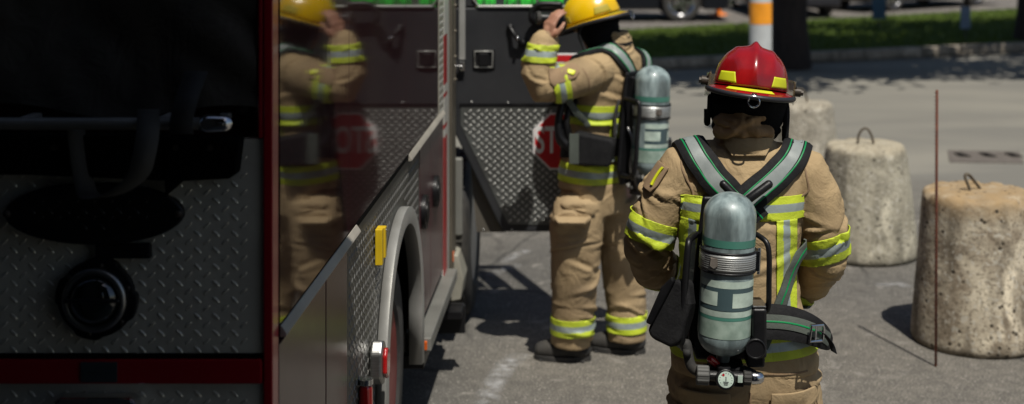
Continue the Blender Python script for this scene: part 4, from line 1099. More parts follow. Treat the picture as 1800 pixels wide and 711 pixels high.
# tail lamp low on the rear
mb = MB(); mb.prism([(RX(104), RZ(760)), (RX(110), RZ(694)), (RX(118), RZ(688)), (RX(240), RZ(688)), (RX(250), RZ(696)), (RX(252), RZ(760))], YR-.05, YR-.004); tl = T('tail_lamp', mb, M['chrome'], bevel=.006)
mb = MB(); mb.box(RX(118), RX(240), YR-.060, YR-.050, RZ(758), RZ(700)); mb.build('lamp_lens', M['redlens'], tl, bevel=.004)
mb = MB(); mb.box(XL-.02, XS-.04, YR-.25, YR-.005, .42, .54); T('rear_bumper', mb, M['alu'], bevel=.01)

# ---- side
mb = MB(); mb.box(XS-.03, XS, YR+.055, SY(573)-.006, .55, 1.285); T('side_locker_door', mb, M['panel2'], bevel=.002)
mb = MB(); mb.box(XS-.03, XS, SY(573)+.006, SY(610), .55, 1.285); T('side_locker_door', mb, M['panel2'], bevel=.002)
mb = MB(); mb.box(XS-.028, XS-.008, SY(573)-.006, SY(573)+.006, .55, 1.285); T('door_gap', mb, M['redpaint'])
# upper lockers: very flat glossy sheets
for a, b in ((YR+.055, SY(612)), (SY(612)+.006, SY(712)), (SY(712)+.006, SY(770))):
    mb = MB(); mb.box(XS-.03, XS+.002, a, b, 1.335, 2.9); T('upper_locker_door', mb, M['panel'])
for x in (612, 712):
    mb = MB(); mb.box(XS-.028, XS-.004, SY(x), SY(x)+.006, 1.33, 2.9); T('door_gap', mb, M['redpaint'])
# drip rails
def rail(ya, yb):
    mb = MB(); mb.prism([(XS+.001, 1.302), (XS+.015, 1.304), (XS+.018, 1.308), (XS+.015, 1.314), (XS+.004, 1.330), (XS+.001, 1.330)], ya, yb); T('trim_rail', mb, M['ledge'], bevel=.002)
rail(YR+.06, SY(625)); rail(SY(717), SY(777))
mb = MB(); mb.box(XS-.006, XS+.004, SY(625)+.004, SY(717)-.004, 1.318, 1.333); T('trim_strip', mb, M['dark'])
# tread plate around the arch
yc = 5.24; zc = .64; Ro = .53; Ri = .50
def arch_keep(Y, Z): return (Y-yc)**2+(max(0, Z-zc))**2 > (Ro+.02)**2 and Z < 1.28
def side_sheet(mb, y0, y1, z0, z1, x):
    n = 40
    # sheet with a round cut-out
    for j in range(n):
        ya = y0+(y1-y0)*j/n; yb = y0+(y1-y0)*(j+1)/n
        def low(Y): return max(z0, zc+math.sqrt(max(0, Ri**2-(Y-yc)**2))) if abs(Y-yc) < Ri else z0
        a, b = low(ya), low(yb)
        mb.add([(x, ya, a), (x, yb, b), (x, yb, z1), (x, ya, z1)], [(0, 1, 2, 3)])
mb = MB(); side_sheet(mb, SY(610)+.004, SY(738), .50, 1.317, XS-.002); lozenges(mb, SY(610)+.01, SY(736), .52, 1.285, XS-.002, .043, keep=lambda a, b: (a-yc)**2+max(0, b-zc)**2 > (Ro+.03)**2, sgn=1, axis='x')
T('side_tread_plate', mb, [M['tread_side'], M['worn_glint_side']])
mb = MB(); a_ = []
for k in range(41):
    t = PI*k/40; a_.append((yc-Ro*math.cos(t), zc+Ro*math.sin(t)))
a_ = [(yc-Ro, .42)]+a_+[(yc+Ro, .42)]; b_ = []
for (p, q) in a_:
    dx, dz = p-yc, q-zc
    if q < zc: b_.append((p+(.065 if p < yc else -.065), q))
    else: b_.append((yc+dx*(Ro-.065)/Ro, zc+dz*(Ro-.065)/Ro))
n = len(a_); vs = []
for (p, q), (r_, s_) in zip(a_, b_): vs += [(XS+.0, p, q), (XS+.034, p, q), (XS+.040, (p+r_)/2, (q+s_)/2), (XS+.034, r_, s_), (XS-.02, r_, s_)]
fs = [(5*i+k, 5*i+k+1, 5*i+k+6, 5*i+k+5) for i in range(n-1) for k in range(4)]
mb.add(vs, fs); T('wheel_arch', mb, M['alu'], smooth=True, solid=-.003, auto=40)
mb = MB(); mb.box(XS-.5, XS-.06, yc-.6, yc+.53, zc+Ro-.03, zc+Ro-.02); mb.box(XS-.5, XS-.04, yc+.531, yc+.54, .45, 1.2); mb.box(XS-.36, XS-.33, yc-.6, yc+.53, .45, 1.15); T('arch_liner', mb, M['dark'])
def truck_wheel(yc_, r, xo, rimm):
    mb = MB(); W = .27
    R = Matrix.Translation((xo, yc_, r)) @ Matrix.Rotation(-PI/2, 4, 'Y')    # local z -> -x
    prof = [(r*.58, .02), (r*.62, .0), (r*.90, .006), (r*.97, .03), (r, .06), (r, W-.06), (r*.97, W-.03), (r*.9, W), (r*.6, W)]
    mb.lathe(prof, 64, cap=False)
    for k in range(40):
        t = 2*PI*k/40
        for zz in (.055, .125, .20):
            c_, s_ = math.cos(t), math.sin(t); u = V((c_, s_, 0)); w = V((-s_, c_, 0)); ce = u*r+V((0, 0, zz))
            P = [ce+w*a*.022+V((0, 0, b*.022))+u*d for d in (-.004, .008) for b in (-1, 1) for a in (-1, 1)]
            mb.add(P, [(0,1,3,2),(4,6,7,5),(0,4,5,1),(2,3,7,6),(0,2,6,4),(1,5,7,3)])
    tw = empty_part('wheel', truck, (xo, yc_, r))
    mb.build('tyre', M['rubber'], tw, R, smooth=True, auto=35)
    mb = MB(); mb.lathe([(r*.60, .012), (r*.56, .02), (r*.52, .07), (r*.40, .10), (r*.22, .08), (r*.20, .03), (.003, .025)], 40)
    for k in range(10):
        t = 2*PI*k/10; mb.cyl((r*.31*math.cos(t), r*.31*math.sin(t), .095), (r*.31*math.cos(t), r*.31*math.sin(t), .06), .014, 8)
    mb.build('rim', rimm, tw, R, smooth=True, auto=40)
def empty_part(name, parent, loc):
    o = bpy.data.objects.new(name, None); COL.objects.link(o); o.parent = parent; Mx = Matrix.Translation(loc)
    o.matrix_local = WM[parent.name].inverted() @ Mx; WM[o.name] = Mx; o.empty_display_size = .1; return o
truck_wheel(yc, .50, XS-.035, mat('rim_red', (.20,.02,.02), .4, dirt=.4)); 
Yfw = F/351.+.5
truck_wheel(7.86, .47, XS+.075, M['alu'])
# panels between the arch and the cab
y1, y2, y3 = SY(738)+.004, SY(757), SY(781)
for a, b in ((y1, y2-.004), (y2+.004, y3-.05)):
    mb = MB(); mb.box(XS-.03, XS, a, b, .52, 1.285); pd = T('side_locker_door', mb, M['panel2'], bevel=.002)
    cy = a*.72+b*.28; 
    mb = MB(); mb.cyl((XS+.001, cy, .99), (XS+.018, cy, .99), .075, 28); mb.cyl((XS+.018, cy, .99), (XS+.024, cy, .99), .045, 20); mb.build('door_latch', M['blackplastic'], pd, smooth=True, auto=40)
mb = MB(); mb.box(XS-.028, XS-.010, y2-.004, y2+.004, .52, 1.285); T('door_gap', mb, M['redpaint'])
# rub rail with marker lamps
mb = MB(); mb.box(XS-.02, XS+.055, SY(738)-.05, SY(785), .425, .485); T('rub_rail', mb, M['railmetal'], bevel=.006)
mb = MB(); mb.box(XS-.10, XS+.02, SY(738)-.02, SY(785)+.1, .34, .40); T('lower_rail', mb, M['blackplastic'], bevel=.006)
mb = MB(); mb.box(XS+.0, XS+.04, SY(738)-.070, SY(738)-.052, .435, .475); T('marker_lamp', mb, M['amberlens'], bevel=.005)
mb = MB(); mb.box(XS+.002, XS+.022, SY(791)-.02, SY(791)+.02, SZ(791, 460), SZ(791, 442)); T('marker_lamp', mb, M['amberlens'], bevel=.005)
mb = MB(); mb.box(XS-.02, XS+.10, SY(775), SY(775)+.16, .30, .34); mb.box(XS-.10, XS+.11, SY(775)+.10, SY(775)+.12, .20, .34); T('step_bracket', mb, M['blackplastic'], bevel=.004)
# yellow chock holder and rear marker lamps
def sp_(x, y): return V((XS, SY(x), SZ(x, y)))
q = sp_(660, 432)
mb = MB(); mb.box(XS+.003, XS+.028, q.y-.030, q.y+.000, q.z-.062, q.z+.062); mb.box(XS+.003, XS+.034, q.y+.004, q.y+.032, q.z-.045, q.z+.062); ch = T('yellow_bracket', mb, M['yellowpl'], bevel=.003)
mb = MB(); mb.cyl((XS+.034, q.y+.018, q.z+.048), (XS+.038, q.y+.018, q.z+.048), .006, 10); mb.build('bolt', M['chrome'], ch)
q = sp_(652, 640)
mb = MB(); hp = [(q.y-.055, q.z-.03), (q.y-.05, q.z+.05), (q.y-.02, q.z+.085), (q.y+.03, q.z+.07), (q.y+.06, q.z+.03), (q.y+.05, q.z-.05), (q.y+.01, q.z-.075)]
mb.prism(hp, XS+.002, XS+.045, axis='x'); ml = T('side_marker_lamp', mb, M['steel'], bevel=.010, seg=3)
mb = MB(); mb.prism([(q.y+(a-q.y)*.7, q.z+(b-q.z)*.7) for a, b in hp], XS+.0452, XS+.060, axis='x'); mb.build('lamp_lens', M['redlens'], ml, bevel=.006)
q = sp_(632, 700)
mb = MB(); mb.tube([(XS+.02, q.y, q.z-.08), (XS+.02, q.y, q.z+.03)], [.024, .022], 18); rl_ = T('red_lamp', mb, M['redlens'], smooth=True)
mb = MB(); mb.cyl((XS+.02, q.y, q.z+.045), (XS+.02, q.y, q.z+.062), .024, 16); mb.build('lamp_cap', M['chrome'], rl_, smooth=True, auto=40)
# tread plate edge, red and white strip, hinge side of the cab
mb = MB(); mb.box(XS-.03, XS+.004, SY(770)+.003, SY(778.5), 1.30, 2.9); lozenges(mb, SY(770)+.006, SY(778.5), 1.31, 2.6, XS+.004, .040, sgn=1, axis='x'); T('edge_tread_plate', mb, [M['tread'], M['worn_glint']])
Yk = SY(779.5)
mb = MB(); mb.box(XS-.3, XS+.0, Yk, SY(798), .45, 2.9); T('cab_rear_pillar', mb, M['whitepaint'], bevel=.006)
segs = [(0-200, 60, 1), (60, 146, 0), (146, 161, 1), (161, 168, 0), (168, 215, 1), (215, 223, 0), (223, 237, 1), (237, 480, 0)]
for ya, yb, w in segs:
    za, zb2 = SZ(783, yb), SZ(783, ya)
    mb = MB(); mb.box(XS+.001, XS+.004, Yk-.001, SY(784.5), za+.0006, zb2); T('safety_stripe', mb, M['whitepaint' if w else 'redtape'])
mb = MB(); mb.box(XS+.001, XS+.016, SY(789.5), SY(796), SZ(793, 480), 2.9); mb.cyl((XS+.014, SY(793), SZ(793, 145)), (XS+.014, SY(793), 2.9), .011, 12)
for y in (10, 55, 100, 140): mb.ell((XS+.02, SY(793), SZ(793, y)), .012, .012, .010, 10)
T('door_hinge', mb, mat('hinge_metal', (.16,.14,.11), .5, metal=.6))
# ---- open cab door, facing the camera
PD = 323.; YD = F/PD
def D(x, y): return ((x-CX)/PD, CH-(y-HY)/PD)
xr = .035
out = [D(800, 215), D(883, 406), (D(0, 0)[0], 0)]
bz = D(0, 408)[1]
x0 = D(800, 0)[0]
outline = [(x0, D(0, 236)[1]), (D(883, 0)[0], bz), (xr, bz), (xr, D(0, 14)[1]), (x0, D(0, 14)[1])]
mb = MB(); mb.prism(outline, YD, YD+.06); door = T('cab_door', mb, M['doorblack'], bevel=.008)
mb = MB()
zt = 2.95; zw = D(0, 13)[1]
mb.box(x0, D(836, 0)[0], YD, YD+.06, D(0, 14)[1]+.001, zt); mb.box(xr-.07, xr, YD, YD+.06, D(0, 14)[1]+.001, zt); mb.box(D(836, 0)[0], xr-.07, YD, YD+.06, zt-.08, zt)
mb.build('window_frame', M['doorblack'], door, bevel=.01)
mb = MB(); wx0, wx1 = D(832, 0)[0], xr-.06
mb.tube([(wx0+.03, YD-.004, zw+.004), (wx1-.03, YD-.004, zw+.004), (wx1, YD-.004, zw+.04), (wx1, YD-.004, zt-.1), (wx0, YD-.004, zt-.1), (wx0, YD-.004, zw+.04)], .009, 8, closed=True); mb.build('window_seal', M['alu'], door, smooth=True)
mb = MB(); mb.box(wx0, wx1, YD+.02, YD+.026, zw-.02, zt-.06); mb.build('window_pane', mat('clear_glass', (.3,.4,.35), .03, alpha=.06, coat=.0, spec=.2), door)
mb = MB(); ins = [(D(810, 0)[0], D(0, 187)[1]), (D(810, 0)[0], D(0, 220)[1]), (D(893, 0)[0], D(0, 394)[1]), (xr-.02, D(0, 397)[1]), (xr-.02, D(0, 187)[1])]
mb.prism(ins, YD-.004, YD-.0005)
def keepd(x, z):
    if x < D(814, 0)[0]: return False
    zz = D(0, 220)[1]+(x-D(810, 0)[0])*((D(0, 394)[1]-D(0, 220)[1])/(D(893, 0)[0]-D(810, 0)[0]))
    return z > zz+.03 and z > D(0, 397)[1]+.012
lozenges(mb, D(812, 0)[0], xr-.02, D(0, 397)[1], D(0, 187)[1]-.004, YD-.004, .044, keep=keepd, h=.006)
mb.build('door_tread_plate', [M['tread_door'], M['worn_glint_door']], door)
mb = MB(); mb.box(D(808, 0)[0], xr-.01, YD-.008, YD-.0005, D(0, 187)[1]+.001, D(0, 182)[1]); mb.build('panel_seam', M['blackplastic'], door)
mb = MB(); mb.box(D(807, 0)[0], D(818, 0)[0], YD-.012, YD-.0005, D(0, 105)[1], 2.9); mb.build('window_channel', M['alu'], door, bevel=.003)
mb = MB(); mb.box(D(791, 0)[0], D(803, 0)[0], YD-.03, YD-.004, D(0, 124)[1], D(0, 108)[1]); mb.box(D(808, 0)[0], D(818, 0)[0], YD-.03, YD-.013, D(0, 124)[1], D(0, 108)[1]); mb.cyl((D(797, 0)[0], YD-.03, D(0, 116)[1]), (D(814, 0)[0], YD-.03, D(0, 116)[1]), .008, 10); mb.build('door_check', M['chrome'], door, bevel=.003)
a, b = D(831, 87), D(870, 122)
mb = MB(); mb.box(a[0], b[0], YD-.006, YD-.0005, b[1], a[1]); hd_ = mb.build('latch_recess', M['blackplastic'], door, bevel=.003)
mb = MB(); mb.tube([(a[0]+.012, YD-.010, a[1]-.010), (b[0]-.012, YD-.010, a[1]-.010), (b[0]-.012, YD-.010, b[1]+.012), (a[0]+.012, YD-.010, b[1]+.012)], .0042, 8, closed=True)
mb.build('latch_frame', M['alu'], hd_, smooth=True)
mb = MB(); mb.box(a[0]+.035, b[0]-.035, YD-.022, YD-.007, b[1]+.02, a[1]-.02); mb.build('latch_handle', M['blackplastic'], hd_, bevel=.004)
mb = MB(); p1 = D(897, 48); p2 = D(918, 76)
mb.tube([(p1[0], YD-.02, p1[1]), (D(905, 0)[0], YD-.05, D(0, 60)[1]), (p2[0], YD-.03, p2[1])], [.012, .014, .012], 10); mb.ell((p1[0], YD-.01, p1[1]), .02, .02, .02); mb.ell((p2[0], YD-.012, p2[1]), .022, .02, .02)
wh = mb.build('window_crank', M['blackplastic'], door, smooth=True)
mb = MB(); mb.ell((D(911, 0)[0], YD-.062, D(0, 66)[1]), .010, .008, .012, 12); mb.build('crank_knob', M['chrome'], wh, smooth=True)
mb = MB(); g = [D(944, 42), D(936, 34), D(936, 20), D(944, 9), D(958, 6), D(985, 7)]
mb.tube(catmull([(x, YD-(.01 if i in (0,) else .07), z) for i, (x, z) in enumerate(g)], 6), .017, 12); mb.build('grab_handle', M['blackplastic'], door, smooth=True)
for (x, y) in ((829, 180), (893, 181), (850, 404), (900, 404)):
    mb = MB(); p = D(x, y); mb.ell((p[0], YD-.003, p[1]), .007, .006, .007, 10); mb.build('bolt', M['steel'], door, smooth=True)
# stop decal, octagon
oc = D(987, 248); ro = 50/PD
def octa(r): return [(oc[0]+r*math.cos(PI/8+k*PI/4), oc[1]+r*math.sin(PI/8+k*PI/4)) for k in range(8)]
mb = MB(); mb.prism(octa(ro/math.cos(PI/8)), YD-.013, YD-.009); sg = mb.build('stop_decal', M['stopwhite'], door)
mb = MB(); mb.prism(octa((ro-.010)/math.cos(PI/8)), YD-.0145, YD-.0132); mb.build('red_field', M['stopred'], sg)
text('lettering', 'STOP', .205, 'stopwhite', sg, Matrix.Translation((oc[0], YD-.0152, oc[1])) @ FACE_CAM @ Matrix.Scale(.60, 4, V((1, 0, 0))), bold=.003)
la = D(974, 94); lb = D(1024, 112)
mb = MB(); mb.box(la[0], lb[0], YD-.006, YD-.0005, lb[1], la[1]); lk = mb.build('warning_label', M['stopwhite'], door, bevel=.003)
mb = MB(); mb.box(la[0]+.012, lb[0]-.012, YD-.008, YD-.0062, lb[1]+.012, la[1]-.010); mb.build('label_field', M['stopred'], lk)
# cab side and step visible below the door
mb = MB(); mb.box(XL, XS-.05, SY(798), YD+2.6, 1.0, 2.9); T('cab', mb, M['redpaint'], bevel=.05, seg=4)
mb = MB(); mb.prism([(XS-.01, .50), (XS+.035, .49), (XS+.065, .36), (XS+.05, .26), (XS+.0, .25)], SY(793), SY(793)+.22); lozenges(mb, XS+.0, XS+.045, .27, .48, SY(793)-.001, .036, h=.003)
T('cab_step', mb, [M['tread'], M['worn_glint']], bevel=.004)
mb = MB(); mb.box(XS-.10, XS+.045, SY(798), SY(798)+.04, .56, .98); T('cab_corner', mb, M['railmetal'], bevel=.01)
mb = MB(); mb.prism([(D(824, 0)[0], D(0, 275)[1]), (D(836, 0)[0], D(0, 413)[1]), (D(886, 0)[0], D(0, 413)[1]), (D(880, 0)[0], D(0, 395)[1])], YD+.061, YD+.070); mb.build('outer_skin', mat('door_outer', (.09,.08,.065), .6), door)
# green vests behind the window, heightened out of view to solidify the door's shadow
for i, (xa, xb) in enumerate(((836, 868), (884, 905), (907, 940), (945, 990))):
    a = D(xa, 9); b = D(xb, 9)
    mb = MB(); mb.grid(lambda u, v: V((a[0]+(b[0]-a[0])*u, YD+.10+.02*math.sin(u*9+i)+.015*math.sin(v*5), zw-.06+.85*v)), 14, 10)
    T('green_sheeting', mb, M['limeglow'], parent=door, smooth=True, solid=.004)

# ================================================================== CONCRETE BLOCKS
def block(x, ybase, ppm, rb, rt, h, material, seed, label, loop, sc=1.):
    yc_ = F/ppm; c = V(((x-CX)/ppm, yc_, 0))
    root = empty('concrete_block', c, label, 'concrete block', 'concrete blocks with lifting loops')
    prof = [(.01, 0), (rb*.5, 0), (rb*.94, .0), (rb*.985, .008), (rb, .03)]
    for k in range(1, 64): t = k/64; prof.append((rb+(rt-rb)*t, .03+(h-.06)*t))
    prof += [(rt*.995, h-.03), (rt*.965, h-.010), (rt*.90, h), (rt*.6, h+.003), (rt*.3, h), (.01, h)]
    mb = MB(); mb.lathe(prof, 160)
    for i, v in enumerate(mb.v):
        r_ = math.hypot(v.x, v.y)
        if r_ > .05:
            n1 = noise.noise(V((v.x*3, v.y*3, v.z*3+seed)))*.006+noise.noise(V((v.x*14, v.y*14, v.z*14+seed)))*.0014+noise.noise(V((v.x*40, v.y*40, v.z*40+seed)))*.0007
            edge = max(0, 1-abs(v.z-h)/.06)*max(0, noise.noise(V((v.x*11, v.y*11, seed))))*.05 if r_ > rt*.85 else 0
            kf = 1+(n1-edge*.5)/r_; mb.v[i] = V((v.x*kf, v.y*kf, max(0, v.z+(-edge if v.z > .1 else 0)+.4*n1*(v.z > h-.02))))
    b_ = mb.build('block_body', material, root, Matrix.Translation(c), smooth=True)
    mb = MB(); mb.tube(catmull([V(p) for p in loop], 6), .0085, 10); mb.build('lifting_loop', M['looprust'], root, Matrix.Translation(c+V((0, 0, h))), smooth=True)
    return root
block(1718, 0, 325, .355, .290, .808, M['con1'], 3.1, 'tan pitted concrete block nearest the camera, with a bent rusty lifting loop', [(-.085, -.03, -.02), (-.05, -.03, .0), (-.075, -.03, .075), (-.055, -.02, .085), (-.02, .0, .05), (.02, .02, .0), (.03, .02, -.03)])
block(1522, 0, 261, .350, .268, .745, M['con2'], 8.7, 'grey weathered concrete block in the middle of the row, with an upright arched loop', [(-.055, 0, -.02), (-.05, 0, .05), (-.025, 0, .095), (.01, 0, .10), (.04, 0, .05), (.055, 0, -.02)])
block(1407, 0, 211, .345, .270, .720, M['con3'], 14.2, 'pale concrete block farthest from the camera, right behind the red helmeted firefighter', [(-.06, 0, -.02), (-.055, 0, .05), (-.02, 0, .10), (.02, 0, .10), (.05, 0, .04), (.055, 0, -.02)])

# rod
rb = V(((1645-CX)/346., F/346., 0))
mb = MB(); mb.tube([rb-V((0, 0, .02)), rb+V((.003, 0, .7)), rb+V((.006, 0, 1.405))], .0068, 10, rnd=False)
for k in range(70): z = .02*k+.01; mb.tube([rb+V((.0067*math.cos(t), .0067*math.sin(t), z+.002*math.sin(t))) for t in [2*PI*j/8 for j in range(8)]], .0012, 4, closed=True)
props(mb.build('steel_rod', M['rust'], smooth=True), 'thin rusty steel rod standing upright in the asphalt before the nearest concrete block', 'rod')

# post
pp = V(((1337-CX)/175., F/175., 0))
post = empty('post', pp, 'pale grey round post with an orange reflective band behind the red helmet', 'post')
mb = MB(); mb.lathe([(.115, 0), (.113, .02), (.113, 1.95), (.105, 2.0), (.05, 2.03), (.01, 2.035)], 32); mb.build('pole', M['poleg'], post, Matrix.Translation(pp), smooth=True, auto=40)
mb = MB(); mb.lathe([(.1145, CH-(42-HY)/175.), (.1145, CH-(4-HY)/175.)], 32, cap=False); mb.build('reflective_band', M['orangeband'], post, Matrix.Translation(pp), smooth=True)

# ================================================================== SETTING
def sheet(name, poly, z, material, kind='structure', label=None):
    mb = MB(); mb.add([(x, y, z) for x, y in poly], [tuple(range(len(poly)))]); o = mb.build(name, material); props(o, label, None, None, kind); return o
sheet('ground', [(-150, -60), (150, -60), (150, 260), (-150, 260)], 0, M['asphalt'])
# the verge runs at a slight slant across the view
sl = .40
K0 = F/124.     # kerb line at the vanishing column
kx = lambda x: K0+.05*0+sl*x
sheet('road', [(-60, 13.2), (60, 13.2), (60, kx(60)), (-60, 13.3)] if False else [(-14, 13.4), (60, 13.4+60*.12), (60, kx(60)), (-14, kx(-14))], .001, M['asphalt'])
mb = MB(); mb.prism([(-14, kx(-14)), (60, kx(60)), (60, kx(60)+.22), (-14, kx(-14)+.22)], 0, .16, axis='z'); props(mb.build('kerb', M['kerb'], bevel=.02, seg=3), kind='structure')
gfar = lambda x: 24.6+.6*x
mb = MB(); mb.prism([(-14, kx(-14)+.22), (60, kx(60)+.22), (60, gfar(60)), (-14, gfar(-14))], .0, .13, axis='z'); props(mb.build('lawn', M['grass']), kind='structure')
sheet('parking_lot', [(-60, gfar(-14)), (-14, gfar(-14)), (60, gfar(60)), (140, 150), (-60, 150)], .012, M['lot'])
# grass blades
mb = MB(); rg = random.Random(4)
for k in range(26000):
    x = rg.uniform(-1, 11); y = kx(x)+.25+rg.random()**1.2*(gfar(x)-kx(x)-.3)
    h = rg.uniform(.03, .075); a = rg.uniform(0, 6.28); w = .012
    dx, dy = math.cos(a)*w, math.sin(a)*w; lx, ly = rg.uniform(-.03, .03), rg.uniform(-.03, .03)
    mb.add([(x-dx, y-dy, .128), (x+dx, y+dy, .128), (x+lx, y+ly, .128+h)], [(0, 1, 2)])
props(mb.build('grass', M['leaf'] if False else mat('blade', (.10,.15,.012), .7, col2=(.06,.10,.010), nscale=3)), 'short green grass on the verge', 'grass', kind='stuff')

# paint smears on the asphalt
def smear(px, ppmf, w, nm='paint_smear'):
    pts = [U(x, y, (y-HY)/CH) for x, y in px]; C_ = catmull(pts, 8); n = len(C_)-1; vs = []; wear = []
    for i, p in enumerate(C_):
        t = (C_[min(n, i+1)]-C_[max(0, i-1)]).normalized(); s_ = V((-t.y, t.x, 0))
        for j in range(7):
            f = j/6*2-1; vs.append((p.x+s_.x*f*w, p.y+s_.y*f*w, .004)); wear.append((1-f*f)**1.2*math.sin(PI*min(1, max(0, i/n)))**.6*.95)
    fs = [(i*7+j, i*7+j+1, (i+1)*7+j+1, (i+1)*7+j) for i in range(n) for j in range(6)]
    mb = MB(); mb.add(vs, fs); me = mb.mesh(nm, [M['chalk']])
    at = me.attributes.new('wear', 'FLOAT', 'POINT'); at.data.foreach_set('value', wear)
    o = link(nm, me); props(o, kind='structure')
smear([(848, 760), (858, 700), (878, 660), (900, 635), (925, 622)], 0, .07)
smear([(862, 488), (885, 474), (915, 466)], 0, .05); smear([(885, 465), (905, 450), (935, 440)], 0, .05)
smear([(1540, 505), (1575, 500), (1600, 507)], 0, .05)

# iron cover plates in the street
gx, gy = (1722-CX)/187., F/187.
gr_ = empty('drain_grate', V((gx, gy, 0)), 'flat rusty brown drain cover set in the street behind the rod', 'drain cover')
mb = MB(); mb.prism([(gx-.36, gy-.30), (gx+.30, gy-.36), (gx+.44, gy+.22), (gx-.22, gy+.30)], .0, .012, axis='z'); mb.build('frame', M['iron'], gr_, bevel=.004)
for k in range(3):
    x = gx-.20+k*.24; mb = MB(); mb.prism([(x, gy-.06), (x+.10, gy-.08), (x+.05, gy+.10), (x-.02, gy+.10)], .012, .020, axis='z'); mb.build('slot', M['dark'], gr_)
# hose lying across the street
mb = MB(); yy = F/160.
mb.tube(catmull([(-.5, 13.4, .03), (.3, 13.2, .03), (.9, 12.7, .03), (1.5, 12.35, .03), (3.0, 12.0, .03)][:4], 8), .035, 10); mb.tube(catmull([(-.5, 12.9, .03), (.5, 12.75, .03), (1.45, 12.3, .03)], 8), .03, 10)
props(mb.build('hose', M['hosegreen'], smooth=True), 'dark green hose lying doubled across the street between the two firefighters', 'hose')

# ---- trees on the verge: their crowns are above the picture and shade it
def tree(x, y, h, r, label, seed, tr=.19, lean=-2.3, group='trees on the grass verge'):
    rg = random.Random(seed); c = V((x, y, .12))
    root = empty('tree', c, label, 'tree', group)
    mb = MB(); pts = [(0, 0, -.05), (.02, .0, .5), (.05, .03, h*.35), (.02, .0, h*.6), (0, 0, h*.85)]
    mb.tube(pts, [tr*1.35, tr, tr*.85, tr*.5, tr*.15], 14)
    tips = []
    for k in range(9):
        a = k*2.4+rg.random(); z = h*(.36+.05*k); e = V((math.cos(a)*r*.75, math.sin(a)*r*.75+lean, z+rg.uniform(.6, 1.6)))
        b0 = V((.03, 0, z)); m_ = (b0+e)/2+V((0, 0, .2)); mb.tube([b0, m_, e], [tr*.36, tr*.22, tr*.08], 8); tips.append(e)
    t = mb.build('trunk', M['bark'], root, Matrix.Translation(c), smooth=True)
    mb = MB(); cz = h*.72
    cl = []
    for k in range(150):
        while True:
            p = V((rg.uniform(-1, 1), rg.uniform(-1, 1), rg.uniform(-1, 1)))
            if p.length < 1: break
        cl.append((V((p.x*r*1.2, p.y*r*1.1+lean, cz+p.z*h*.20)), rg.uniform(.5, 1.0)))
    for (q, s_) in cl:
        for j in range(62):
            d = V((rg.gauss(0, 1), rg.gauss(0, 1), rg.gauss(0, .8)))*s_*.55; p = q+d
            u = V((rg.gauss(0, 1), rg.gauss(0, 1), rg.gauss(0, .5))).normalized(); w = u.orthogonal().normalized(); L_ = rg.uniform(.12, .20)
            mb.add([p-u*L_, p+w*L_*.5, p+u*L_, p-w*L_*.5], [(0, 1, 2, 3)])
    mb.build('crown', M['leaf'], root, Matrix.Translation(c))
tree((1385-CX)/123.+.08, F/121.+.2, 8.5, 2.7, 'dark tree trunk on the verge just right of the orange banded post', 3, .26)
tree(7.3, kx(7.3)-.0+.6, 8.5, 3.7, 'tree on the verge near the right end of the lawn', 9, lean=-3.3)
tree(-2.6, kx(-2.6)+.9, 8.5, 3.3, 'tree on the verge hidden behind the open cab door', 12)
tree(11.6, kx(11.6)+1.0, 8.5, 3.2, 'tree on the verge farthest to the right', 21, lean=-3.3)

# ---- signs on stakes
def stake_sign(px, ytop, ybot, w, ppm, material, label, lines):
    c = V(((px-CX)/ppm, F/ppm, .12)); zt = CH-(ytop-HY)/ppm; zb_ = CH-(ybot-HY)/ppm
    root = empty('sign', c, label, 'sign', 'small signs on stakes on the verge')
    mb = MB(); mb.box(c.x-w/2, c.x+w/2, c.y-.008, c.y+.004, zb_, zt); mb.build('sign_board', M[material], root, bevel=.004)
    mb = MB(); mb.box(c.x-.014, c.x+.014, c.y+.005, c.y+.020, .05, zt-.05); mb.build('stake', M['trim'], root)
stake_sign(1545, -14, 34, .25, 96, 'signblue', 'dark blue sign board on a stake in the grass', 0)
stake_sign(1697, 12, 51, .17, 104, 'signpale', 'narrow pale blue sign board on a stake in the grass', 0)
# ---- orange delineator posts
for i, (px, pb2, ppm) in enumerate(((1263, 28, 80.), (1289, 12, 73.))):
    c = V(((px-CX)/ppm, F/ppm, .012)); root = empty('traffic_delineator', c, ['orange traffic delineator nearer the dark pickup wheel', 'orange traffic delineator between the other one and the banded post'][i], 'traffic delineator', 'orange delineators by the parked cars')
    mb = MB(); mb.lathe([(.20, 0), (.19, .03), (.075, .05), (.062, .10), (.055, .95), (.04, 1.0), (.01, 1.02)], 20); mb.build('tube', M['orange'], root, Matrix.Translation(c), smooth=True, auto=40)
    mb = MB(); mb.lathe([(.060, .55), (.058, .68)], 20, cap=False); mb.build('reflective_collar', M['stopwhite'], root, Matrix.Translation(c), smooth=True)

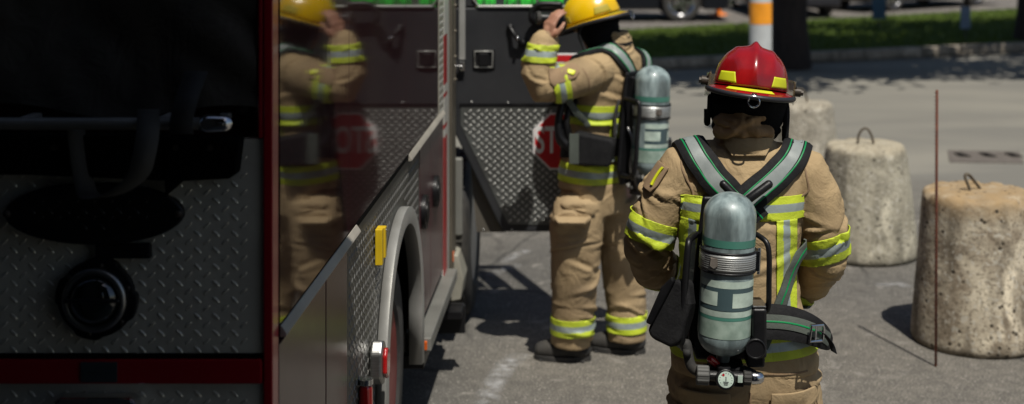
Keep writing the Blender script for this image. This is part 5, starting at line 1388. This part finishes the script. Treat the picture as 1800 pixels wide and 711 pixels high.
# ---- parked vehicles
def car(x, y, rz, L_, W_, H_, paint, label, pickup=False, wr=.34, wb=.60):
    R = Matrix.Translation((x, y, .012)) @ Matrix.Rotation(rz, 4, 'Z')
    root = empty('parked_car', V((x, y, .012)), label, 'car', 'parked vehicles beyond the lawn', rz=rz)
    gc = .22 if not pickup else .25; hb = H_*.58
    prof = [(-L_/2, gc+.12), (-L_/2+.04, hb*.95), (-L_/2+.25, hb), (L_/2-1.0, hb*1.0), (L_/2-.15, hb*.88), (L_/2, gc+.22), (L_/2-.05, gc), (-L_/2+.1, gc)]
    # arches cut by darker liners: build body as side profile with arch notches
    def notch(cx_):
        return [(cx_+wr+.05, gc)]+[(cx_+ (wr+.05)*math.cos(t), wr+(wr+.05)*math.sin(t)) for t in [PI*k/10 for k in range(11)]]+[(cx_-wr-.05, gc)]
    fx, rx = L_*wb/2, -L_*wb/2
    bot_ = [(L_/2-.05, gc)]+notch(fx)+notch(rx)+[(-L_/2+.1, gc)]
    prof = [(-L_/2, gc+.12), (-L_/2+.04, hb*.95), (-L_/2+.25, hb), (L_/2-1.0, hb), (L_/2-.15, hb*.88), (L_/2, gc+.22)]+bot_
    mb = MB(); mb.prism(prof, -W_/2, W_/2); b_ = mb.build('car_body', paint, root, R, bevel=.05, seg=3)
    if pickup: cab = [(-.5, hb), (-.35, H_-.05), (-.15, H_), (1.0, H_), (1.25, H_-.06), (1.75, hb)]
    else: cab = [(-L_/2+.15, hb), (-L_/2+.55, H_-.08), (-L_/2+.9, H_), (.5, H_), (.8, H_-.05), (1.5, hb)]
    mb = MB(); mb.prism(cab, -W_/2+.12, W_/2-.12); mb.build('cabin', paint, root, R, bevel=.06, seg=3)
    cx_ = sum(p[0] for p in cab)/len(cab)
    ins = [(cx_+(a-cx_)*.88, hb+.05+(z-hb)*.80) for a, z in cab]
    for s_ in (-1, 1):
        mb = MB(); mb.prism(ins, s_*(W_/2-.119), s_*(W_/2-.112)); mb.build('side_window', M['glass'], root, R)
    for s_ in (-1, 1):
        mb = MB(); mb.box(L_/2-.10, L_/2-.005, s_*(W_/2-.42) if s_ > 0 else -W_/2+.08, s_*(W_/2-.08) if s_ > 0 else -W_/2+.42, hb*.62, hb*.80); mb.build('headlight', M['chrome'], root, R, bevel=.02)
    mb = MB(); mb.box(L_/2-.02, L_/2+.07, -W_/2+.06, W_/2-.06, gc+.05, gc+.25); mb.build('bumper', M['trim'] if not pickup else M['chrome'], root, R, bevel=.03)
    for cx2 in (fx, rx):
        for s_ in (-1, 1):
            Wm = R @ Matrix.Translation((cx2, s_*(W_/2-.02), wr)) @ Matrix.Rotation(-s_*PI/2, 4, 'X')
            w_ = bpy.data.objects.new('wheel', None); COL.objects.link(w_); w_.parent = root; w_.matrix_local = WM[root.name].inverted() @ Wm; WM[w_.name] = Wm; w_.empty_display_size = .1
            mb = MB(); mb.lathe([(wr*.66, .0), (wr*.92, .01), (wr, -.03), (wr, -.18), (wr*.9, -.21), (wr*.5, -.21)], 36, cap=False); mb.build('tyre', M['rubber'], w_, Wm, smooth=True, auto=40)
            mb = MB(); mb.lathe([(wr*.67, .002), (wr*.60, -.02), (wr*.58, -.10)], 36, cap=False)
            for k in range(5):
                t = 2*PI*k/5; u = V((math.cos(t), math.sin(t), 0)); v_ = V((-math.sin(t), math.cos(t), 0))
                P = [u*a+v_*b*(.035 if a < .1 else .055)+V((0, 0, z)) for z in (-.035, -.008) for a, b in ((.03, -1), (.03, 1), (wr*.62, 1), (wr*.62, -1))]
                mb.add(P, [(0,1,2,3),(4,7,6,5),(0,4,5,1),(1,5,6,2),(2,6,7,3),(3,7,4,0)])
            mb.cyl((0, 0, -.04), (0, 0, .0), .05, 16); mb.build('rim', M['chrome'], w_, Wm, auto=40, smooth=True)
    return root
ya = F/80.
car(.3, 28.95, math.radians(3), 5.0, 1.95, 1.85, M['carblack'], 'black pickup truck parked behind the yellow helmet', True, wr=.40)
car(7.53, 32.57, math.radians(35.6), 4.8, 1.8, 1.45, M['cardark'], 'dark graphite car parked at the top right beyond the lawn', False, wr=.33)
car(4.2, 31.2, math.radians(-84), 4.5, 1.8, 1.5, M['carblack'], 'black car parked beyond the lawn between the tree and the blue sign', False, wr=.33)

# added: a treeline for reflections, and unseen roof and walls darkening the truck rear
rg = random.Random(5); mb = MB()
for k in range(15000):
    x = rg.uniform(-45, 60); y = 62+rg.gauss(0, .8)+2*math.sin(x*.3); z = rg.random()**.8*(5.0+1.2*math.sin(x*.7)); L_ = rg.uniform(.3, .6)
    u = V((rg.gauss(0, 1), rg.gauss(0, .5), rg.gauss(0, 1))).normalized(); w = u.orthogonal().normalized(); p = V((x, y, z))
    mb.add([p-u*L_, p+w*L_*.5, p+u*L_, p-w*L_*.5], [(0, 1, 2, 3)])
props(mb.build('reflection_woodland', M['leaf']), 'unseen treeline far beyond the parked cars, added for reflections', 'woodland', kind='stuff')
st = empty('light_blocker', V((-3, -4, 0)), 'unseen dark roof and walls around the camera, added to shade the truck rear', 'light blocker')
mb = MB(); mb.box(-7, -.02, -5.5, 2.6, 4.2, 4.5); mb.build('shade_roof', M['lightblock'], st)
mb = MB(); mb.box(-7, 1.5, -6.0, -5.6, 0, 4.2); mb.box(-7.4, -7.0, -6, 3.15, 0, 4.2); mb.build('shade_wall', M['lightblock'], st)
mb = MB(); mb.box(-1.62, -1.50, -2.6, 2.75, 0, 4.19); mb.build('shade_partition', M['lightblock'], st)
mb = MB(); mb.box(1.85, 2.05, -5.59, .35, 0, 4.19); mb.build('shade_partition', M['lightblock'], st)
mb = MB(); mb.box(-.019, 2.05, -5.5, 1.0, 4.2, 4.5); mb.build('shade_roof', M['lightblock'], st)
for x in (-6.6, -4.4):
    mb = MB(); mb.box(x-.12, x+.12, 2.3, 2.55, 0, 4.2); mb.build('column', M['lightblock'], st, bevel=.01)

# ================================================================== CAMERA, LIGHT
cd = bpy.data.cameras.new('camera'); co = bpy.data.objects.new('camera', cd); COL.objects.link(co)
co.location = (0, 0, CH); co.rotation_euler = (PI/2, 0, 0)
cd.sensor_width = 36; cd.lens = F/1800*36
cd.shift_x = -(CX-900)/1800.; cd.shift_y = -(355.5-HY)/1800.
cd.clip_start = .05; cd.clip_end = 600
cd.dof.use_dof = True; cd.dof.focus_distance = YA-.2; cd.dof.aperture_fstop = 2.25
SC.camera = co
el = math.radians(62.5); az = V((.36, -.93, 0)).normalized()
sd = V((az.x*math.cos(el), az.y*math.cos(el), math.sin(el)))
l = bpy.data.lights.new('sun', 'SUN'); l.energy = 4.7; l.angle = math.radians(.53); l.color = (1, .95, .86)
lo_ = bpy.data.objects.new('sun', l); COL.objects.link(lo_); lo_.rotation_euler = (-sd).to_track_quat('-Z', 'Y').to_euler(); lo_.location = (5, -10, 20)
w = bpy.data.worlds.new('World'); SC.world = w; w.use_nodes = True
sk = w.node_tree.nodes.new('ShaderNodeTexSky'); sk.sky_type = 'NISHITA'; sk.sun_disc = False; sk.sun_elevation = el; sk.sun_rotation = math.atan2(sd.x, sd.y)
w.node_tree.links.new(sk.outputs[0], w.node_tree.nodes['Background'].inputs[0]); w.node_tree.nodes['Background'].inputs[1].default_value = .06
SC.view_settings.view_transform = 'Standard'; SC.view_settings.look = 'None'; SC.view_settings.exposure = 0
